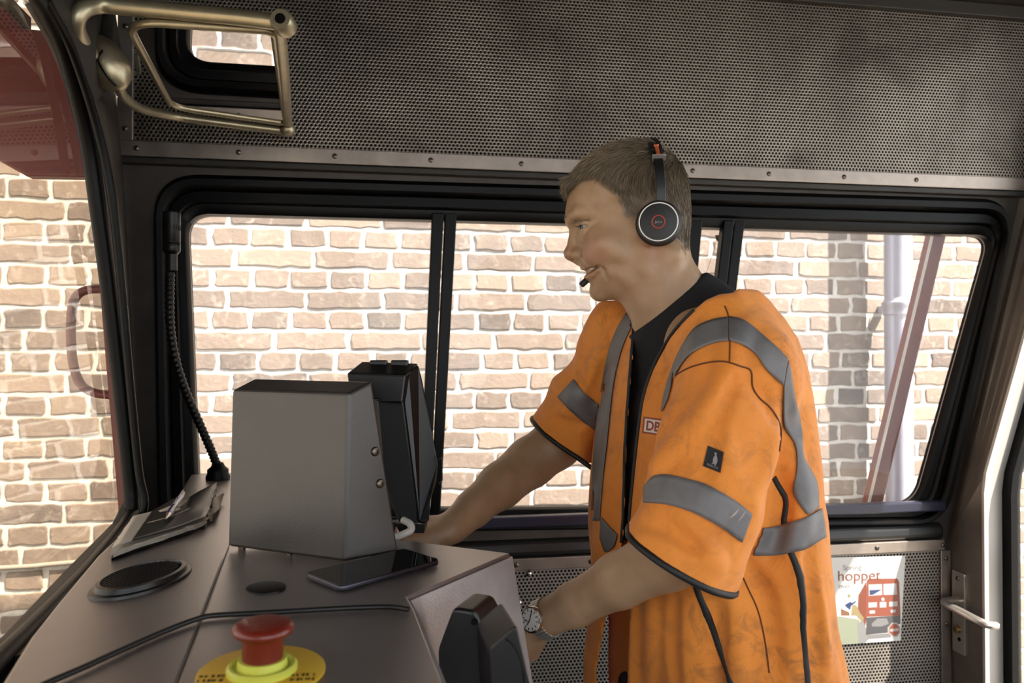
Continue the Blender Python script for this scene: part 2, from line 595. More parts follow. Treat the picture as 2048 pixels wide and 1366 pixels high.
# window: seal, frame, posts, panes
w1 = thing('window_1', 'long dark framed side window with sliding panes', 'window', (0.5, YW, 0.9)); w1['kind'] = 'structure'
def ring(name, loops, mat, parent, smooth=40):
    mb = MB()
    mb.grid(loops + [loops[0]], closed=True)
    # orientation: rows are loops
    return mb.build(name, mat, parent, smooth=smooth, merge=True)
def scaled_loop(a, b, t, y):
    return [Vector((lerp(p.x, q.x, t), y, lerp(p.z, q.z, t))) for p, q in zip(a, b)]
LO = rounded(win_out, [0.10, 0.10, 0.09, 0.09], 12)
LI = rounded(win_in, [0.055, 0.055, 0.06, 0.05], 12)
seal = [scaled_loop(LO, LI, -0.06, 1.699), scaled_loop(LO, LI, -0.05, 1.690), scaled_loop(LO, LI, 0.08, 1.682), scaled_loop(LO, LI, 0.26, 1.684), scaled_loop(LO, LI, 0.32, 1.692), scaled_loop(LO, LI, 0.36, 1.705), scaled_loop(LO, LI, 0.36, 1.74), scaled_loop(LO, LI, -0.0, 1.74)]
ring('rubber_seal', seal, m_rubber, w1)
frm = [scaled_loop(LO, LI, 0.34, 1.755), scaled_loop(LO, LI, 0.34, 1.71), scaled_loop(LO, LI, 0.40, 1.702), scaled_loop(LO, LI, 0.66, 1.702), scaled_loop(LO, LI, 0.70, 1.708), scaled_loop(LO, LI, 0.72, 1.716), scaled_loop(LO, LI, 0.95, 1.718), scaled_loop(LO, LI, 1.0, 1.722), scaled_loop(LO, LI, 1.01, 1.755)]
ring('window_frame', frm, m_blackmetal, w1)
# thin pale outer edge of the pane
edge = [scaled_loop(LO, LI, 0.985, 1.745), scaled_loop(LO, LI, 0.985, 1.742), scaled_loop(LO, LI, 1.012, 1.742), scaled_loop(LO, LI, 1.012, 1.745)]
ring('pane_edge', edge, M('pale_gasket', '#a79c90', 0.5), w1)
def post(pts_top, pts_bot, y0, y1, mat=m_blackmetal, name='window_post'):
    """left/right pixel at top and bottom"""
    (l0, t0), (r0, t0b) = pts_top; (l1, b1), (r1, b1b) = pts_bot
    a = [W(l1, b1, y0), W(r1, b1b, y0), None, None, W(l0, t0, y0), W(r0, t0b, y0), None, None]
    dv = Vector((0, y1 - y0, 0))
    a[3] = a[0] + dv; a[2] = a[1] + dv; a[7] = a[4] + dv; a[6] = a[5] + dv
    mb = MB(); mb.hexa(a)
    return mb.build(name, mat, w1, bevel=0.003)
post(((864, 425), (888, 425)), ((838, 1040), (858, 1040)), 1.708, 1.735)
post(((890, 425), (914, 425)), ((860, 1040), (880, 1040)), 1.716, 1.745)
post(((1374, 440), (1406, 440)), ((1328, 1030), (1352, 1030)), 1.716, 1.745)
post(((1449, 440), (1469, 440)), ((1382, 1030), (1400, 1030)), 1.708, 1.735)
post(((1470, 440), (1491, 440)), ((1401, 1030), (1418, 1030)), 1.716, 1.745)
mb = MB(); mb.hexa([W(1450, 470, 1.75), W(1430, 470, 1.75), W(1430, 470, 1.76), W(1450, 470, 1.76), W(1447, 492, 1.75), W(1432, 480, 1.75), W(1432, 480, 1.76), W(1447, 492, 1.76)])
mb.build('latch', M('grey_latch', '#8b857c', 0.5), w1)
mb = MB(); mb.tube([W(1433, 482, 1.755), W(1411, 552, 1.755)], 0.0006, 6); mb.build('latch_wire', m_screw, w1)
def pane(name, pts, y, mat=m_glass):
    mb = MB(); mb.prism([Vector((p.x, y, p.z)) for p in pts], (0, 0.004, 0)); return mb.build(name, mat, w1)
tl, tr, br, bl = [Vector((p.x, 0, p.z)) for p in (W(360, 415), W(1996, 460), W(1842, 1020), W(385, 1032))]
def on_top(px): t = (W(px, 430).x - tl.x) / (tr.x - tl.x); return tl.lerp(tr, t)
def on_bot(px): t = (W(px, 1020).x - bl.x) / (br.x - bl.x); return bl.lerp(br, t)
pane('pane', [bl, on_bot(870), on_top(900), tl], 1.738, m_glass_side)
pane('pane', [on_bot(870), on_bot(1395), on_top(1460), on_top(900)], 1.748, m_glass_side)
pane('pane', [on_bot(1395), br, tr, on_top(1460)], 1.738, m_glass)
# sill bar below the glass
mb = MB(); a = W(330, 1040); b = W(1860, 1026)
mb.box((-0.5, 1.676, 1.034), (1.40, 1.70, 1.060)); mb.build('window_sill', M('blue_black_sill', '#2a2b3c', 0.3, 0.2), w1, bevel=0.004)

# rest of the shell
mb = MB(); mb.box((-0.75, -0.9, -0.06), (1.75, 1.80, 0.0)); struct(mb.build('floor', m_floor))
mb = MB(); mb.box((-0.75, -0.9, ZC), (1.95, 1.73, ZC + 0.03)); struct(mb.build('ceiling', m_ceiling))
# unseen wall behind the camera, brought closer, its long window enlarged for fill light
nh = [Vector((-0.25, -0.8, 0.85)), Vector((1.36, -0.8, 0.85)), Vector((1.62, -0.8, 2.2)), Vector((-0.25, -0.8, 2.2))]
struct(plate('wall_near', [Vector((-0.66, -0.8, 0)), Vector((1.425, -0.8, 0)), Vector((1.425, -0.8, 0.94)), Vector((1.75, -0.8, ZC)), Vector((-0.66, -0.8, ZC))], [rounded(nh, 0.08, 8)], (0, -0.09, 0), m_paint))
w2 = MB(); w2.prism([p + Vector((0, -0.04, 0)) for p in nh], (0, -0.004, 0)); o = w2.build('window_2', m_glass_clean); struct(o)

# front wall and windscreen
GK = [((-0.128, -0.65, 1.19)), ((-0.20, -0.20, 1.19))]
bot_far = at_x(263, 1008, -0.44); bot_near = at_z(0, 1310, 1.181)
gk_px = [(60, 0, 0.94), (110, 90, 1.02), (150, 200, 1.08), (178, 300, 1.12), (197, 400, 1.14), (214, 550, 1.165), (232, 750, 1.19), (250, 930, 1.205), (262, 1000, 1.205), (243, 1040, 1.17), (150, 1140, 0.945), (60, 1243, 0.765), (0, 1310, 0.675)]
gk = [at_d(x + 9, y + 5, d) for x, y, d in gk_px]
near_b = gk[-1] + (gk[-1] - gk[-3]).normalized() * 1.4
near_t = Vector((near_b.x - 0.14, near_b.y, gk[0].z + 0.02))
gk_loop = [near_t] + gk + [near_b]
gk_s = smooth_path(gk_loop[1:-1], 6)
loop3 = [near_t] + gk_s + [near_b]
_A = np.array([tuple(p) for p in loop3]); _c = _A.mean(0); _n = Vector(np.linalg.svd(_A - _c)[2][2]); _c = Vector(_c)
if _n.x > 0: _n = -_n
loop3 = [p - _n * (p - _c).dot(_n) for p in loop3]
mb = MB(); mb.tube(loop3, 0.0125, 12, closed=True)
w3 = thing('window_3', 'raked windscreen in a thick black rubber gasket', 'window', (gk[8].x, gk[8].y, gk[8].z)); w3['kind'] = 'structure'
mb.build('rubber_gasket', m_rubber, w3, smooth=60)
mb = MB(); mb.tube([p + Vector((0.018, -0.012, 0.0)) for p in gk_s], 0.0065, 10); mb.build('gasket_lip', m_rubber, w3, smooth=60)
mb = MB(); 
plate('pane', [p + _n * 0.006 for p in loop3], [], _n * 0.005, m_glass_front, w3)
# wall ring between gasket and the cab corners: fan strips outward
def outer_pt(p):
    # push a gasket point to the cab outline (side wall / ceiling / bottom)
    return p
mb = MB()
cr_px = [(170, -40), (215, 60), (228, 140), (238, 240), (246, 330), (250, 400), (258, 550), (268, 750), (280, 930), (287, 1000)]
crease = [at_y(px, py, YW - 0.001) for px, py in cr_px]
gka = smooth_path(gk[:9], 3); cra = smooth_path(crease, 3)
n = min(len(gka), len(cra))
def resample(path, n):
    L = [0]
    for a, b in zip(path, path[1:]): L.append(L[-1] + (b - a).length)
    out = []
    for i in range(n):
        s = L[-1] * i / (n - 1)
        k = 0
        while k < len(L) - 2 and L[k + 1] < s: k += 1
        t = (s - L[k]) / max(1e-9, L[k + 1] - L[k]); out.append(path[k].lerp(path[k + 1], t))
    return out
ga, ca = resample(gka, 30), resample(cra, 30)
mid1 = [a.lerp(b, 0.42) + Vector((0.010, -0.010, 0)) for a, b in zip(ga, ca)]
mid2 = [a.lerp(b, 0.47) + Vector((0.002, -0.002, 0)) for a, b in zip(ga, ca)]
down = lambda r: r + [Vector((r[-1].x, r[-1].y, 0.0))]
mb.grid([down(ga), down(mid1), down(mid2), down(ca)])
struct(mb.build('trim_1', m_paint, smooth=35, solid=-0.012))
# screws on that corner post
for (px, py) in ((226, 240), (262, 432), (274, 600), (287, 780), (296, 940)):
    pass
# front wall under and over the windscreen, to the near side
mb = MB()
gb = gk[8:] + [near_b]
mb.grid([gb, [Vector((p.x, p.y, 0.0)) for p in gb]])
gt = [near_t, gk[0], gk[1], gk[2]]
mb.grid([[Vector((p.x + 0.02, p.y, ZC)) for p in gt], gt])
mb.grid([[Vector((-0.5, gk[2].y, ZC)), Vector((crease[0].x, YW, ZC))], [gk[2], crease[2]]])
mb.grid([[near_b, near_t], [Vector((-0.3, -0.8, 0)), Vector((-0.3, -0.8, ZC))]])
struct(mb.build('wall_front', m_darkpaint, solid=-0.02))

# upper perforated panel with its trims
zt0, zt1 = 1.872, 1.906
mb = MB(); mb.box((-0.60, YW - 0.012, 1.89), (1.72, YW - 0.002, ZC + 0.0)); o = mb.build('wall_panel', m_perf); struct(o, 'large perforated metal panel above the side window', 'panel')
def trim(name, lo, hi, screws, n=(0, -1, 0), mat=None, bevel=0.002):
    mb = MB(); mb.box(lo, hi); o = mb.build(name, mat or m_trim, bevel=bevel); struct(o)
    for p in screws: attach(screw_mb(p, n).build('screw', m_screw, smooth=40), o)
    return o
trim('trim_2', (-0.605, YW - 0.020, zt0), (1.655, YW - 0.001, zt1), [Vector((W(px, py).x, YW - 0.020, 1.889)) for px, py in ((279, 300), (481, 308), (671, 315), (861, 322), (1040, 331), (1379, 345), (1530, 350), (1679, 357), (1822, 362))])
mb = MB(); mb.box((-0.605, YW - 0.022, zt0 - 0.016), (1.65, YW - 0.001, zt0 - 0.002)); struct(mb.build('trim_3', m_darkpaint, bevel=0.003))
xv0, xv1 = W(240, 260).x, W(272, 260).x
trim('trim_4', (xv0, YW - 0.019, zt1), (xv1, YW - 0.011, ZC - 0.002), [Vector(((xv0 + xv1) / 2, YW - 0.019, W(258, 262).z)), Vector(((xv0 + xv1) / 2, YW - 0.019, W(258, 60).z))])
trim('trim_5', (0.2, YW - 0.03, ZC - 0.035), (1.74, YW - 0.013, ZC - 0.001), [], mat=m_darkpaint)

# lower perforated panel, ledge and trims
zl0, zl1 = 0.932, 0.960
mb = MB(); mb.box((-0.40, YW - 0.010, 0.05), (1.40, YW - 0.001, 0.935)); struct(mb.build('wall_panel', m_perf_low), 'perforated metal panel on the side wall below the window', 'panel')
trim('trim_6', (-0.40, YW - 0.018, zl0), (1.40, YW - 0.001, zl1), [Vector((W(px, 1110).x, YW - 0.018, 0.946)) for px in (1030, 1178, 1745, 1876)])
xr0, xr1 = W(1873, 1200).x, W(1893, 1200).x
trim('trim_7', (xr0, YW - 0.017, 0.05), (xr1, YW - 0.010, zl0 - 0.001), [Vector(((xr0 + xr1) / 2, YW - 0.017, W(1885, py).z)) for py in (1113, 1243)])
mb = MB(); mb.prism([(-0.5, YW, 0.9605), (-0.5, YW - 0.014, 0.963), (-0.5, YW - 0.016, 0.975), (-0.5, YW - 0.013, 0.992), (-0.5, YW, 1.004)], (1.90, 0, 0))
struct(mb.build('trim_8', M('black_padded_ledge', '#131212', 0.4, 0, bump=0.2, bscale=300), bevel=0.006))
# two rivet studs on the lower panel
for px, py in ((1058, 1147), (1038, 1205)):
    p = W(px, py, YW - 0.010)
    mb = MB(); mb.sphere(p, 0.0075, 14, 8); tag(mb.build('rivet_stud', M('bright_steel', '#c9c4be', 0.18, 1.0), smooth=180), 'shiny round stud on the perforated panel, ' + ('upper one right of console' if py < 1170 else 'lower one beside the wrist'), 'stud', 'studs on the lower panel')
# ================================================================ rear end wall with its door (right edge of the view)
def xr(y, z):
    """inner face of the rear wall: upright below, leaning outward above"""
    t = min(1.0, max(0.0, (1.70 - y) / 0.12))
    zk = lerp(0.95, 1.13, t); sl = lerp(0.247, 0.33, t)
    return 1.42 + max(0.0, z - zk) * sl
def rear_sheet(name, y0, y1, z0, z1, dx0, dx1, mat, parent=None, bevel=0.0, ny=2, smooth=None):
    zs = [z0] + [z for z in np.linspace(0.9, 1.2, 7) if z0 < z < z1] + [z1]
    ys = np.linspace(y0, y1, ny)
    f = [[Vector((xr(y, z) + dx0, y, z)) for y in ys] for z in zs]
    b = [[Vector((xr(y, z) + dx1, y, z)) for y in ys] for z in zs]
    mb = MB()
    n = len(zs); m = len(ys)
    V = [p for r in f for p in r] + [p for r in b for p in r]; o = n * m
    F = []
    for i in range(n - 1):
        for k in range(m - 1):
            a = i * m + k
            F.append((a, a + 1, a + m + 1, a + m)); F.append((o + a, o + a + m, o + a + m + 1, o + a + 1))
    for i in range(n - 1):
        a = i * m; F.append((a, a + m, o + a + m, o + a)); a = i * m + m - 1; F.append((a, o + a, o + a + m, a + m))
    for k in range(m - 1):
        F.append((k, o + k, o + k + 1, k + 1)); a = (n - 1) * m + k; F.append((a, a + 1, o + a + 1, o + a))
    mb.add(V, F)
    return mb.build(name, mat, parent, bevel=bevel, smooth=smooth)
d1 = thing('door_1', 'grey metal cab door with silver lever handle and tall window', 'door', (1.43, 1.60, 0.0)); d1['kind'] = 'structure'
m_doormetal = M('door_grey_metal', '#7d756c', 0.42, 0.55, var=0.16, vscale=10, bump=0.2, bscale=450)
rear_sheet('door_leaf', 1.699, 1.575, 0.0, 2.36, 0.0, 0.05, m_doormetal, d1, ny=5)
rear_sheet('door_edge', 1.578, 1.570, 0.0, 2.36, -0.006, 0.045, M('pale_painted_edge', '#b9b4ae', 0.45, 0.2), d1)
rear_sheet('door_gasket', 1.573, 1.543, 0.0, 2.3, 0.043, 0.068, m_rubber, d1)
rear_sheet('door_frame', 1.60, 1.56, 0.0, 2.36, 0.05, 0.075, m_red, d1)
rear_sheet('pane', 1.56, 0.35, 0.55, 2.34, 0.060, 0.064, m_glass, d1, ny=4)
for nm_, ya, yb2, za, zb2 in (('wall_rear', 0.36, 0.24, 0.0, 2.36), ('wall_rear', -0.68, -0.80, 0.0, 2.36), ('wall_rear', 0.24, -0.68, 0.0, 0.9), ('wall_rear', 0.24, -0.68, 2.15, 2.36)):
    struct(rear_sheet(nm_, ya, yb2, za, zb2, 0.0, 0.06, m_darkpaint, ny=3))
struct(rear_sheet('added_window_4', 0.25, -0.69, 0.89, 2.16, 0.030, 0.034, m_glass_clean, ny=3))  # unseen second rear window, added to let more light into the cab
o = rear_sheet('trim_9', 1.60, 0.30, 2.33, 2.36, 0.0, 0.07, m_darkpaint, ny=3); struct(o)
o = rear_sheet('trim_10', 1.56, 0.30, 0.0, 0.55, 0.02, 0.07, m_darkpaint, ny=3); struct(o)
# handle set
def rp(y, z, dx=0.0): return Vector((xr(y, z) + dx, y, z))
m_alu = M('satin_aluminium', '#cdc6be', 0.3, 0.9, var=0.06, vscale=30)
hz = at_x(1925, 1205, 1.41).z
hp = MB(); hp.prism(rounded([rp(1.675, hz + 0.072, -0.008), rp(1.632, hz + 0.072, -0.008), rp(1.632, hz - 0.135, -0.008), rp(1.675, hz - 0.135, -0.008)], 0.006, 5), (0.010, 0, 0))
hplate = hp.build('handle_plate', m_alu, d1, bevel=0.002)
lv = MB(); yl = 1.652
lv.tube(smooth_path([rp(yl, hz, -0.004), rp(yl, hz + 0.001, -0.03), rp(yl - 0.004, hz, -0.05), rp(yl - 0.025, hz - 0.001, -0.058), rp(yl - 0.07, hz - 0.003, -0.058), rp(yl - 0.115, hz - 0.006, -0.056), rp(yl - 0.135, hz - 0.008, -0.05), rp(yl - 0.142, hz - 0.010, -0.028)], 6), 0.011, 14, flat=0.8)
lv.build('handle', m_alu, d1, smooth=60)
for dz in (0.055,): attach(screw_mb(rp(1.655, hz + dz, -0.008), (-1, 0, 0), 0.0055).build('screw', m_screw, smooth=40), hplate)
kc = MB(); kc.lathe([(0.010, 0), (0.010, 0.005), (0.007, 0.008), (0.002, 0.008)], frame_mtx(rp(1.656, hz - 0.075, -0.008), (-1, 0, 0)), 18); kc.build('lock_cylinder', M('brass_lock', '#8c7a58', 0.35, 0.9), hplate, smooth=40)
kh = MB(); kh.lathe([(0.005, 0), (0.005, 0.0012)], frame_mtx(rp(1.650, hz - 0.098, -0.008), (-1, 0, 0)), 14); kh.build('keyhole', m_rubber, hplate)
# warning sticker on the door pane
stk = thing('window_sticker', 'clear warning sticker with red line and black arcs on the door pane', 'sticker', rp(1.47, 0.95, 0.058))
sx = 0.0555
sm = MB(); sm.prism(rounded([rp(1.497, 0.955, sx), rp(1.38, 0.955, sx), rp(1.38, 0.855, sx), rp(1.497, 0.855, sx)], 0.006, 5), (0.0015, 0, 0)); sm.build('sheet', M('sticker_pale', '#d9d4cb', 0.4), stk)
m_ink = M('black_print', '#15110f', 0.5); m_redink = M('red_print', '#b23124', 0.5)
def flat_strip(mb, pts, w, t=0.0004):
    """thin raised line on the x = const sticker plane"""
    for a, b in zip(pts, pts[1:]):
        d = (b - a).normalized(); nrm = Vector((1, 0, 0)).cross(d) * w / 2
        mb.prism([a - nrm, b - nrm, b + nrm, a + nrm], (-t, 0, 0))
P = lambda y, z: Vector((sx, y, z))
e = MB(); flat_strip(e, rounded([P(1.495, .953), P(1.382, .953), P(1.382, .857), P(1.495, .857)], .006, 5) + [P(1.4945, .947)], 0.0018); e.build('border', m_ink, stk)
e = MB(); flat_strip(e, [P(1.492, .951), P(1.44, .90), P(1.387, .951)], 0.004); e.build('red_line', m_redink, stk)
e = MB()
for r in (0.018, 0.026, 0.034): flat_strip(e, [P(1.44, .868)] and [P(1.44 + r * math.cos(a), .875 + r * math.sin(a)) for a in np.linspace(0, math.pi, 13)], 0.004)
e.build('arcs', m_ink, stk)

# ================================================================ things outside the cab
pc = at_y(1797, 700, YB - 0.095)
dp = thing('drainpipe', 'pale grey drainpipe running down the brick wall', 'drainpipe', (pc.x, pc.y, -0.6))
m_pipe = M('pale_zinc_pipe', '#a9a7b4', 0.35, 0.3, var=0.06)
rp_ = 0.046
mb = MB(); mb.lathe([(rp_, -0.6), (rp_, 3.3)], Matrix.Translation((pc.x, pc.y, 0)), 28); mb.build('pipe', m_pipe, dp, smooth=40)
zc_ = at_y(1797, 612, YB - 0.095).z
mb = MB(); mb.lathe([(rp_, zc_ - 0.035), (rp_ + .005, zc_ - 0.03), (rp_ + .005, zc_ - 0.006), (rp_ + .008, zc_), (rp_ + .008, zc_ + 0.012), (rp_ + .002, zc_ + 0.018), (rp_, zc_ + 0.03)], Matrix.Translation((pc.x, pc.y, 0)), 28); mb.build('collar', m_pipe, dp, smooth=40)
mb = MB(); mb.box((pc.x - 0.012, pc.y + 0.03, zc_ - 0.02), (pc.x + 0.012, YB + 0.01, zc_ + 0.004)); mb.build('bracket', m_pipe, dp)
mb = MB(); mb.tube([at_y(px, py, YB - 0.008) for px, py in ((-160, 1150), (-60, 1141), (0, 1136), (60, 1133), (120, 1127), (240, 1118), (420, 1108))], 0.0075, 8)
tag(mb.build('wall_cable', M('grey_cable', '#8d867c', 0.6), smooth=60), 'thin grey cable along the brick wall left of the windscreen sill', 'cable')
# red bar added outside, standing in for a reflection in the side window
st = [W(1886, 440, 1.80), W(1744, 1040, 1.80)]
sv = thing('reflection_bar', 'slanted dark red bar standing in for a reflection in the right-hand pane', 'bar', tuple(st[1]))
mb = MB(); w_ = Vector((0.022, 0, 0))
d_ = (st[0] - st[1]); a0 = st[1] - d_ * 0.3; a1 = st[0] + d_ * 0.25
mb.hexa([a0 - w_, a0 + w_, a0 + w_ + Vector((0, .03, 0)), a0 - w_ + Vector((0, .03, 0)), a1 - w_, a1 + w_, a1 + w_ + Vector((0, .03, 0)), a1 - w_ + Vector((0, .03, 0))]); mb.build('bar', m_red, sv, bevel=0.003)
mb = MB(); mb.tube([a0 - w_ * 1.05 + Vector((0, -.002, 0)), a1 - w_ * 1.05 + Vector((0, -.002, 0))], 0.0035, 8); mb.build('pale_edge', M('pale_edge_strip', '#cfc8bd', 0.4), sv)
# red front corner post, roof visor and grab rail of the locomotive body
yb_ = 1.305
p_ = [at_y(px, py, yb_) for px, py in ((176, 330), (192, 480), (214, 750), (234, 980), (240, 1060))]
q_ = [p + Vector((0.16, 0.10, 0)) for p in p_]
q_ = [Vector((min(q.x, -0.60 + 0.02), q.y + 0.16, q.z)) for q in q_]
ex = thing('corner_post', 'dark red outer corner post of the locomotive body beside the windscreen', 'post', (p_[0].x, yb_, 0.3))
ex['kind'] = 'structure'
top = p_[0] + (p_[0] - p_[1]) * 0.15; bot = p_[-1] + (p_[-1] - p_[-2]) * 6
pp = [top] + p_ + [bot]
gq = resample([gk[1], gk[2], gk[3], gk[4], gk[5], gk[6], gk[7], gk[8], gk[8] + Vector((0, 0, -0.25))], 24)
pq = resample(pp, 24)
off = Vector((-0.035, 0.02, 0))
mb = MB(); mb.grid([[p + Vector((-0.03, 0.10, 0)) for p in pq], pq, [p + Vector((0.024, -0.004, 0)) for p in pq]])
mb.build('post_body', m_red, ex, solid=-0.006)
vz0 = at_y(120, 351, 1.275).z
xa = at_y(183, 340, 1.275).x
vis = thing('roof_visor', 'red overhanging roof visor seen through the windscreen top', 'visor', (xa, 1.275, vz0))
vis['kind'] = 'structure'
mb = MB(); mb.prism([Vector((xa - .06, 1.275, 1.97)), Vector((xa, 1.275, vz0)), at_y(50, 351, 1.275), at_y(-20, 312, 1.275), Vector((-1.0, 1.275, vz0 + 0.16)), Vector((-1.0, 1.275, 1.97))], (0, 0.03, 0)); mb.build('side_plate', m_red, vis, bevel=0.004)
mb = MB(); mb.prism([(-0.60, 1.305, 1.97), (-0.48, -0.6, 1.97), (-1.0, -0.6, 1.93), (-1.0, 1.305, 1.93)], (0, 0, 0.03)); mb.build('top_plate', m_red, vis)
gr = [at_y(px, py, 1.33) for px, py in ((226, 580), (196, 578), (168, 582), (150, 597), (143, 630), (142, 680), (147, 730), (160, 766), (186, 785), (232, 791))]
mb = MB(); mb.tube(smooth_path(gr, 5), 0.0075, 12)
tag(mb.build('grab_rail', m_red, smooth=60), 'dark red bent grab rail outside the windscreen on the left', 'rail')
# ================================================================ driver's console
ZS = 1.181
SLOPE = 0.03
PN = Vector((SLOPE, 0.0, 1.0)); P0 = at_z(455, 1100, ZS)
def D(px, py, h=0.0): return at_plane(px, py, P0 + Vector((0, 0, h)), PN)
def S(px, py, h=0.0): return at_z(px, py, ZS + h)
m_desk = M('console_grey_textured', '#938d8c', 0.30, 0.75, var=0.07, vscale=7, bump=0.32, bscale=850, rvar=0.03, bdist=0.0006)
m_front = M('console_lit_metal', '#c4c1c2', 0.36, 0.5, var=0.12, vscale=20, bump=0.5, bscale=380, bdist=0.0008)  # desk metal made paler, painting in the light that falls on the front
m_black = M('black_plastic', '#0b0a0d', 0.36, 0.0, var=0.1, bump=0.08, bscale=700)
con = thing('driver_console', 'grey textured metal driver console below the windscreen', 'console', (-0.1, 0.9, 0.0))
c1 = P0; c2 = at_z(355, 1366, ZS); cdir = (c2 - c1).normalized(); c3 = c1 + cdir * 1.25; c0 = c1 - cdir * 0.60
c0.y = 1.66; c0.z = ZS
sill_off = Vector((0.02, 0, 0))
left = [p.copy() for p in gk[8:]] + [near_b]
sh = [c0, c1, c2, c3, Vector((near_b.x + .02, c3.y, ZS))] + [Vector((p.x + 0.022, p.y, ZS)) for p in reversed(gk[8:])] + [Vector((-0.40, 1.42, ZS)), Vector((-0.44, 1.66, ZS))]
mb = MB(); mb.prism([Vector((p.x, p.y, ZS)) for p in sh], (0, 0, -0.03)); mb.build('shelf', m_desk, con, bevel=0.003)
E1, E2, E3, E4 = D(1020, 1108), D(815, 1196), D(829, 1222), D(885, 1366)
E5 = E3 + (E4 - E3) * 4.5
B0 = D(800, 1081)
B1 = E1 + (B0 - E1) * 1.9
k1 = c1 - cdir * ((B1 - c1).dot(-cdir) * -1 if False else 0)
top_poly = [E1, B0, B1]
def on_plane(p): return Vector((p.x, p.y, P0.z - (p.x - P0.x) * SLOPE))
bk = on_plane(Vector((c1.x - 0.0, 1.30, 0)))
BK = on_plane(Vector((B0.x - 0.07, B0.y + 0.07, 0)))
top_poly = [E1, B0, BK, on_plane(Vector((BK.x - 0.03, 1.30, 0))), on_plane(Vector((c0.x + 0.03, 1.30, 0))), on_plane(c1), on_plane(c3), on_plane(Vector((E5.x, c3.y, 0))), E5, E4, E3, E2]
mb = MB(); mb.prism([p + Vector((0, 0, 0.0012)) for p in top_poly], (0, 0, -0.006)); mb.build('worktop', m_desk, con, bevel=0.002, bseg=3)
dv = at_d(1070, 1420, (E1 - CAM).dot(FWD)) - E1
up_ = Vector((0, 0, -0.0035))
edge_ = [E1, E2, E3, E4, E5]
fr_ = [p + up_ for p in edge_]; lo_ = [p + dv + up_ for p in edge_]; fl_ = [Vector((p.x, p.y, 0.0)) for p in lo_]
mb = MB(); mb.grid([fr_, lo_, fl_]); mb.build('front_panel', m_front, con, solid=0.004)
bb_ = [E1, B0, BK, on_plane(Vector((BK.x - 0.03, 1.30, 0)))]
mb = MB(); mb.grid([[p + up_ for p in bb_], [Vector((p.x, p.y, 0)) for p in bb_]]); mb.grid([[E1 + up_, E1 + dv + up_, Vector((lo_[0].x, lo_[0].y, 0))], [E1 + up_, Vector((E1.x - .01, E1.y + .01, lo_[0].z)), Vector((E1.x, E1.y, 0))]])
mb.build('back_panel', m_darkpaint, con)
# round demister vent in the shelf
vc = S(280, 1168)
va, vb_ = S(195, 1203), S(362, 1128); vc = (va + vb_) / 2; vx = (vb_ - va).normalized(); vy = Vector((0, 0, 1)).cross(vx)
vm = Matrix(((vx.x * 1.13, vy.x * .70, 0, vc.x), (vx.y * 1.13, vy.y * .70, 0, vc.y), (0, 0, 1, vc.z), (0, 0, 0, 1)))
vt = MB(); vt.lathe([(0.061, 0.0), (0.060, 0.003), (0.055, 0.004), (0.053, 0.009), (0.048, 0.010), (0.046, 0.004), (0.046, -0.004)], vm, 40)
# open the middle: the lathe caps close it below the slats
vent = vt.build('vent', m_black, con, smooth=35)
for i in range(13):
    y = -0.042 + i * 0.007; w = math.sqrt(max(0, 0.045 ** 2 - y * y))
    u = vx * 1.13; v = vy * .70
    b = MB(); p = vc + v * y + Vector((0, 0, 0.004))
    b.prism([p - u * w, p + u * w, p + u * w + Vector((0, 0, 0.005)) + v * 0.002, p - u * w + Vector((0, 0, 0.005)) + v * 0.002], v * 0.0016); b.build('slat', m_black, vent)
bc = D(532, 1180); mb = MB(); mb.lathe([(0.0215, 0.0), (0.0215, 0.0022), (0.018, 0.0034), (0.001, 0.0036)], frame_mtx(bc + Vector((0, 0, .0012)), PN), 32); mb.build('blanking_cap', m_black, con, smooth=40)
# emergency stop
ec = D(524, 1346, 0.0020)
es = thing('emergency_stop_button', 'red mushroom emergency stop button on a yellow disc', 'button', tuple(ec))
em = frame_mtx(ec, PN)
m_yel = M('yellow_label', '#c9a22b', 0.45, var=0.05); m_lime = M('lime_collar', '#c9cc52', 0.4); m_redp = M('red_plastic', '#6a1d10', 0.36, coat=0.1)
mb = MB(); mb.lathe([(0.0515, 0), (0.0515, 0.0022), (0.051, 0.0026)], em, 48); disc = mb.build('label_disc', m_yel, es, smooth=40)
rg = random.Random(3)
for a0 in (196, -22):
    b = MB()
    aa = math.radians(a0); c_ = Vector((math.cos(aa), math.sin(aa), 0)) * 0.039
    for row in range(2):
        for k in range(5):
            x = -0.009 + k * 0.0042 + rg.uniform(-.0005, .0005); y = -0.006 + row * 0.008
            for _ in range(2):
                x1 = x + rg.uniform(-.0012, .0012); w = rg.uniform(.0004, .0009); h = rg.uniform(.001, .0026)
                b.box((c_.x + x1 - w, c_.y + y - h, 0.0026), (c_.x + x1 + w, c_.y + y + h, 0.0029), em)
    b.build('worn_print', M('faded_black_print', '#3a2c10', 0.6), disc)
mb = MB(); mb.lathe([(0.0285, 0.002), (0.0285, 0.006), (0.0265, 0.008), (0.0245, 0.008), (0.0235, 0.0055), (0.0205, 0.0055), (0.0195, 0.013), (0.001, 0.013)], em, 40); mb.build('collar', m_lime, es, smooth=40)
mb = MB(); mb.lathe([(0.0165, 0.011), (0.0165, 0.030), (0.0178, 0.032), (0.0230, 0.0335), (0.0248, 0.0358), (0.0250, 0.0378), (0.0236, 0.0405), (0.020, 0.0420), (0.011, 0.0428), (0.0008, 0.0431)], em, 48); mb.build('mushroom_cap', m_redp, es, smooth=50)
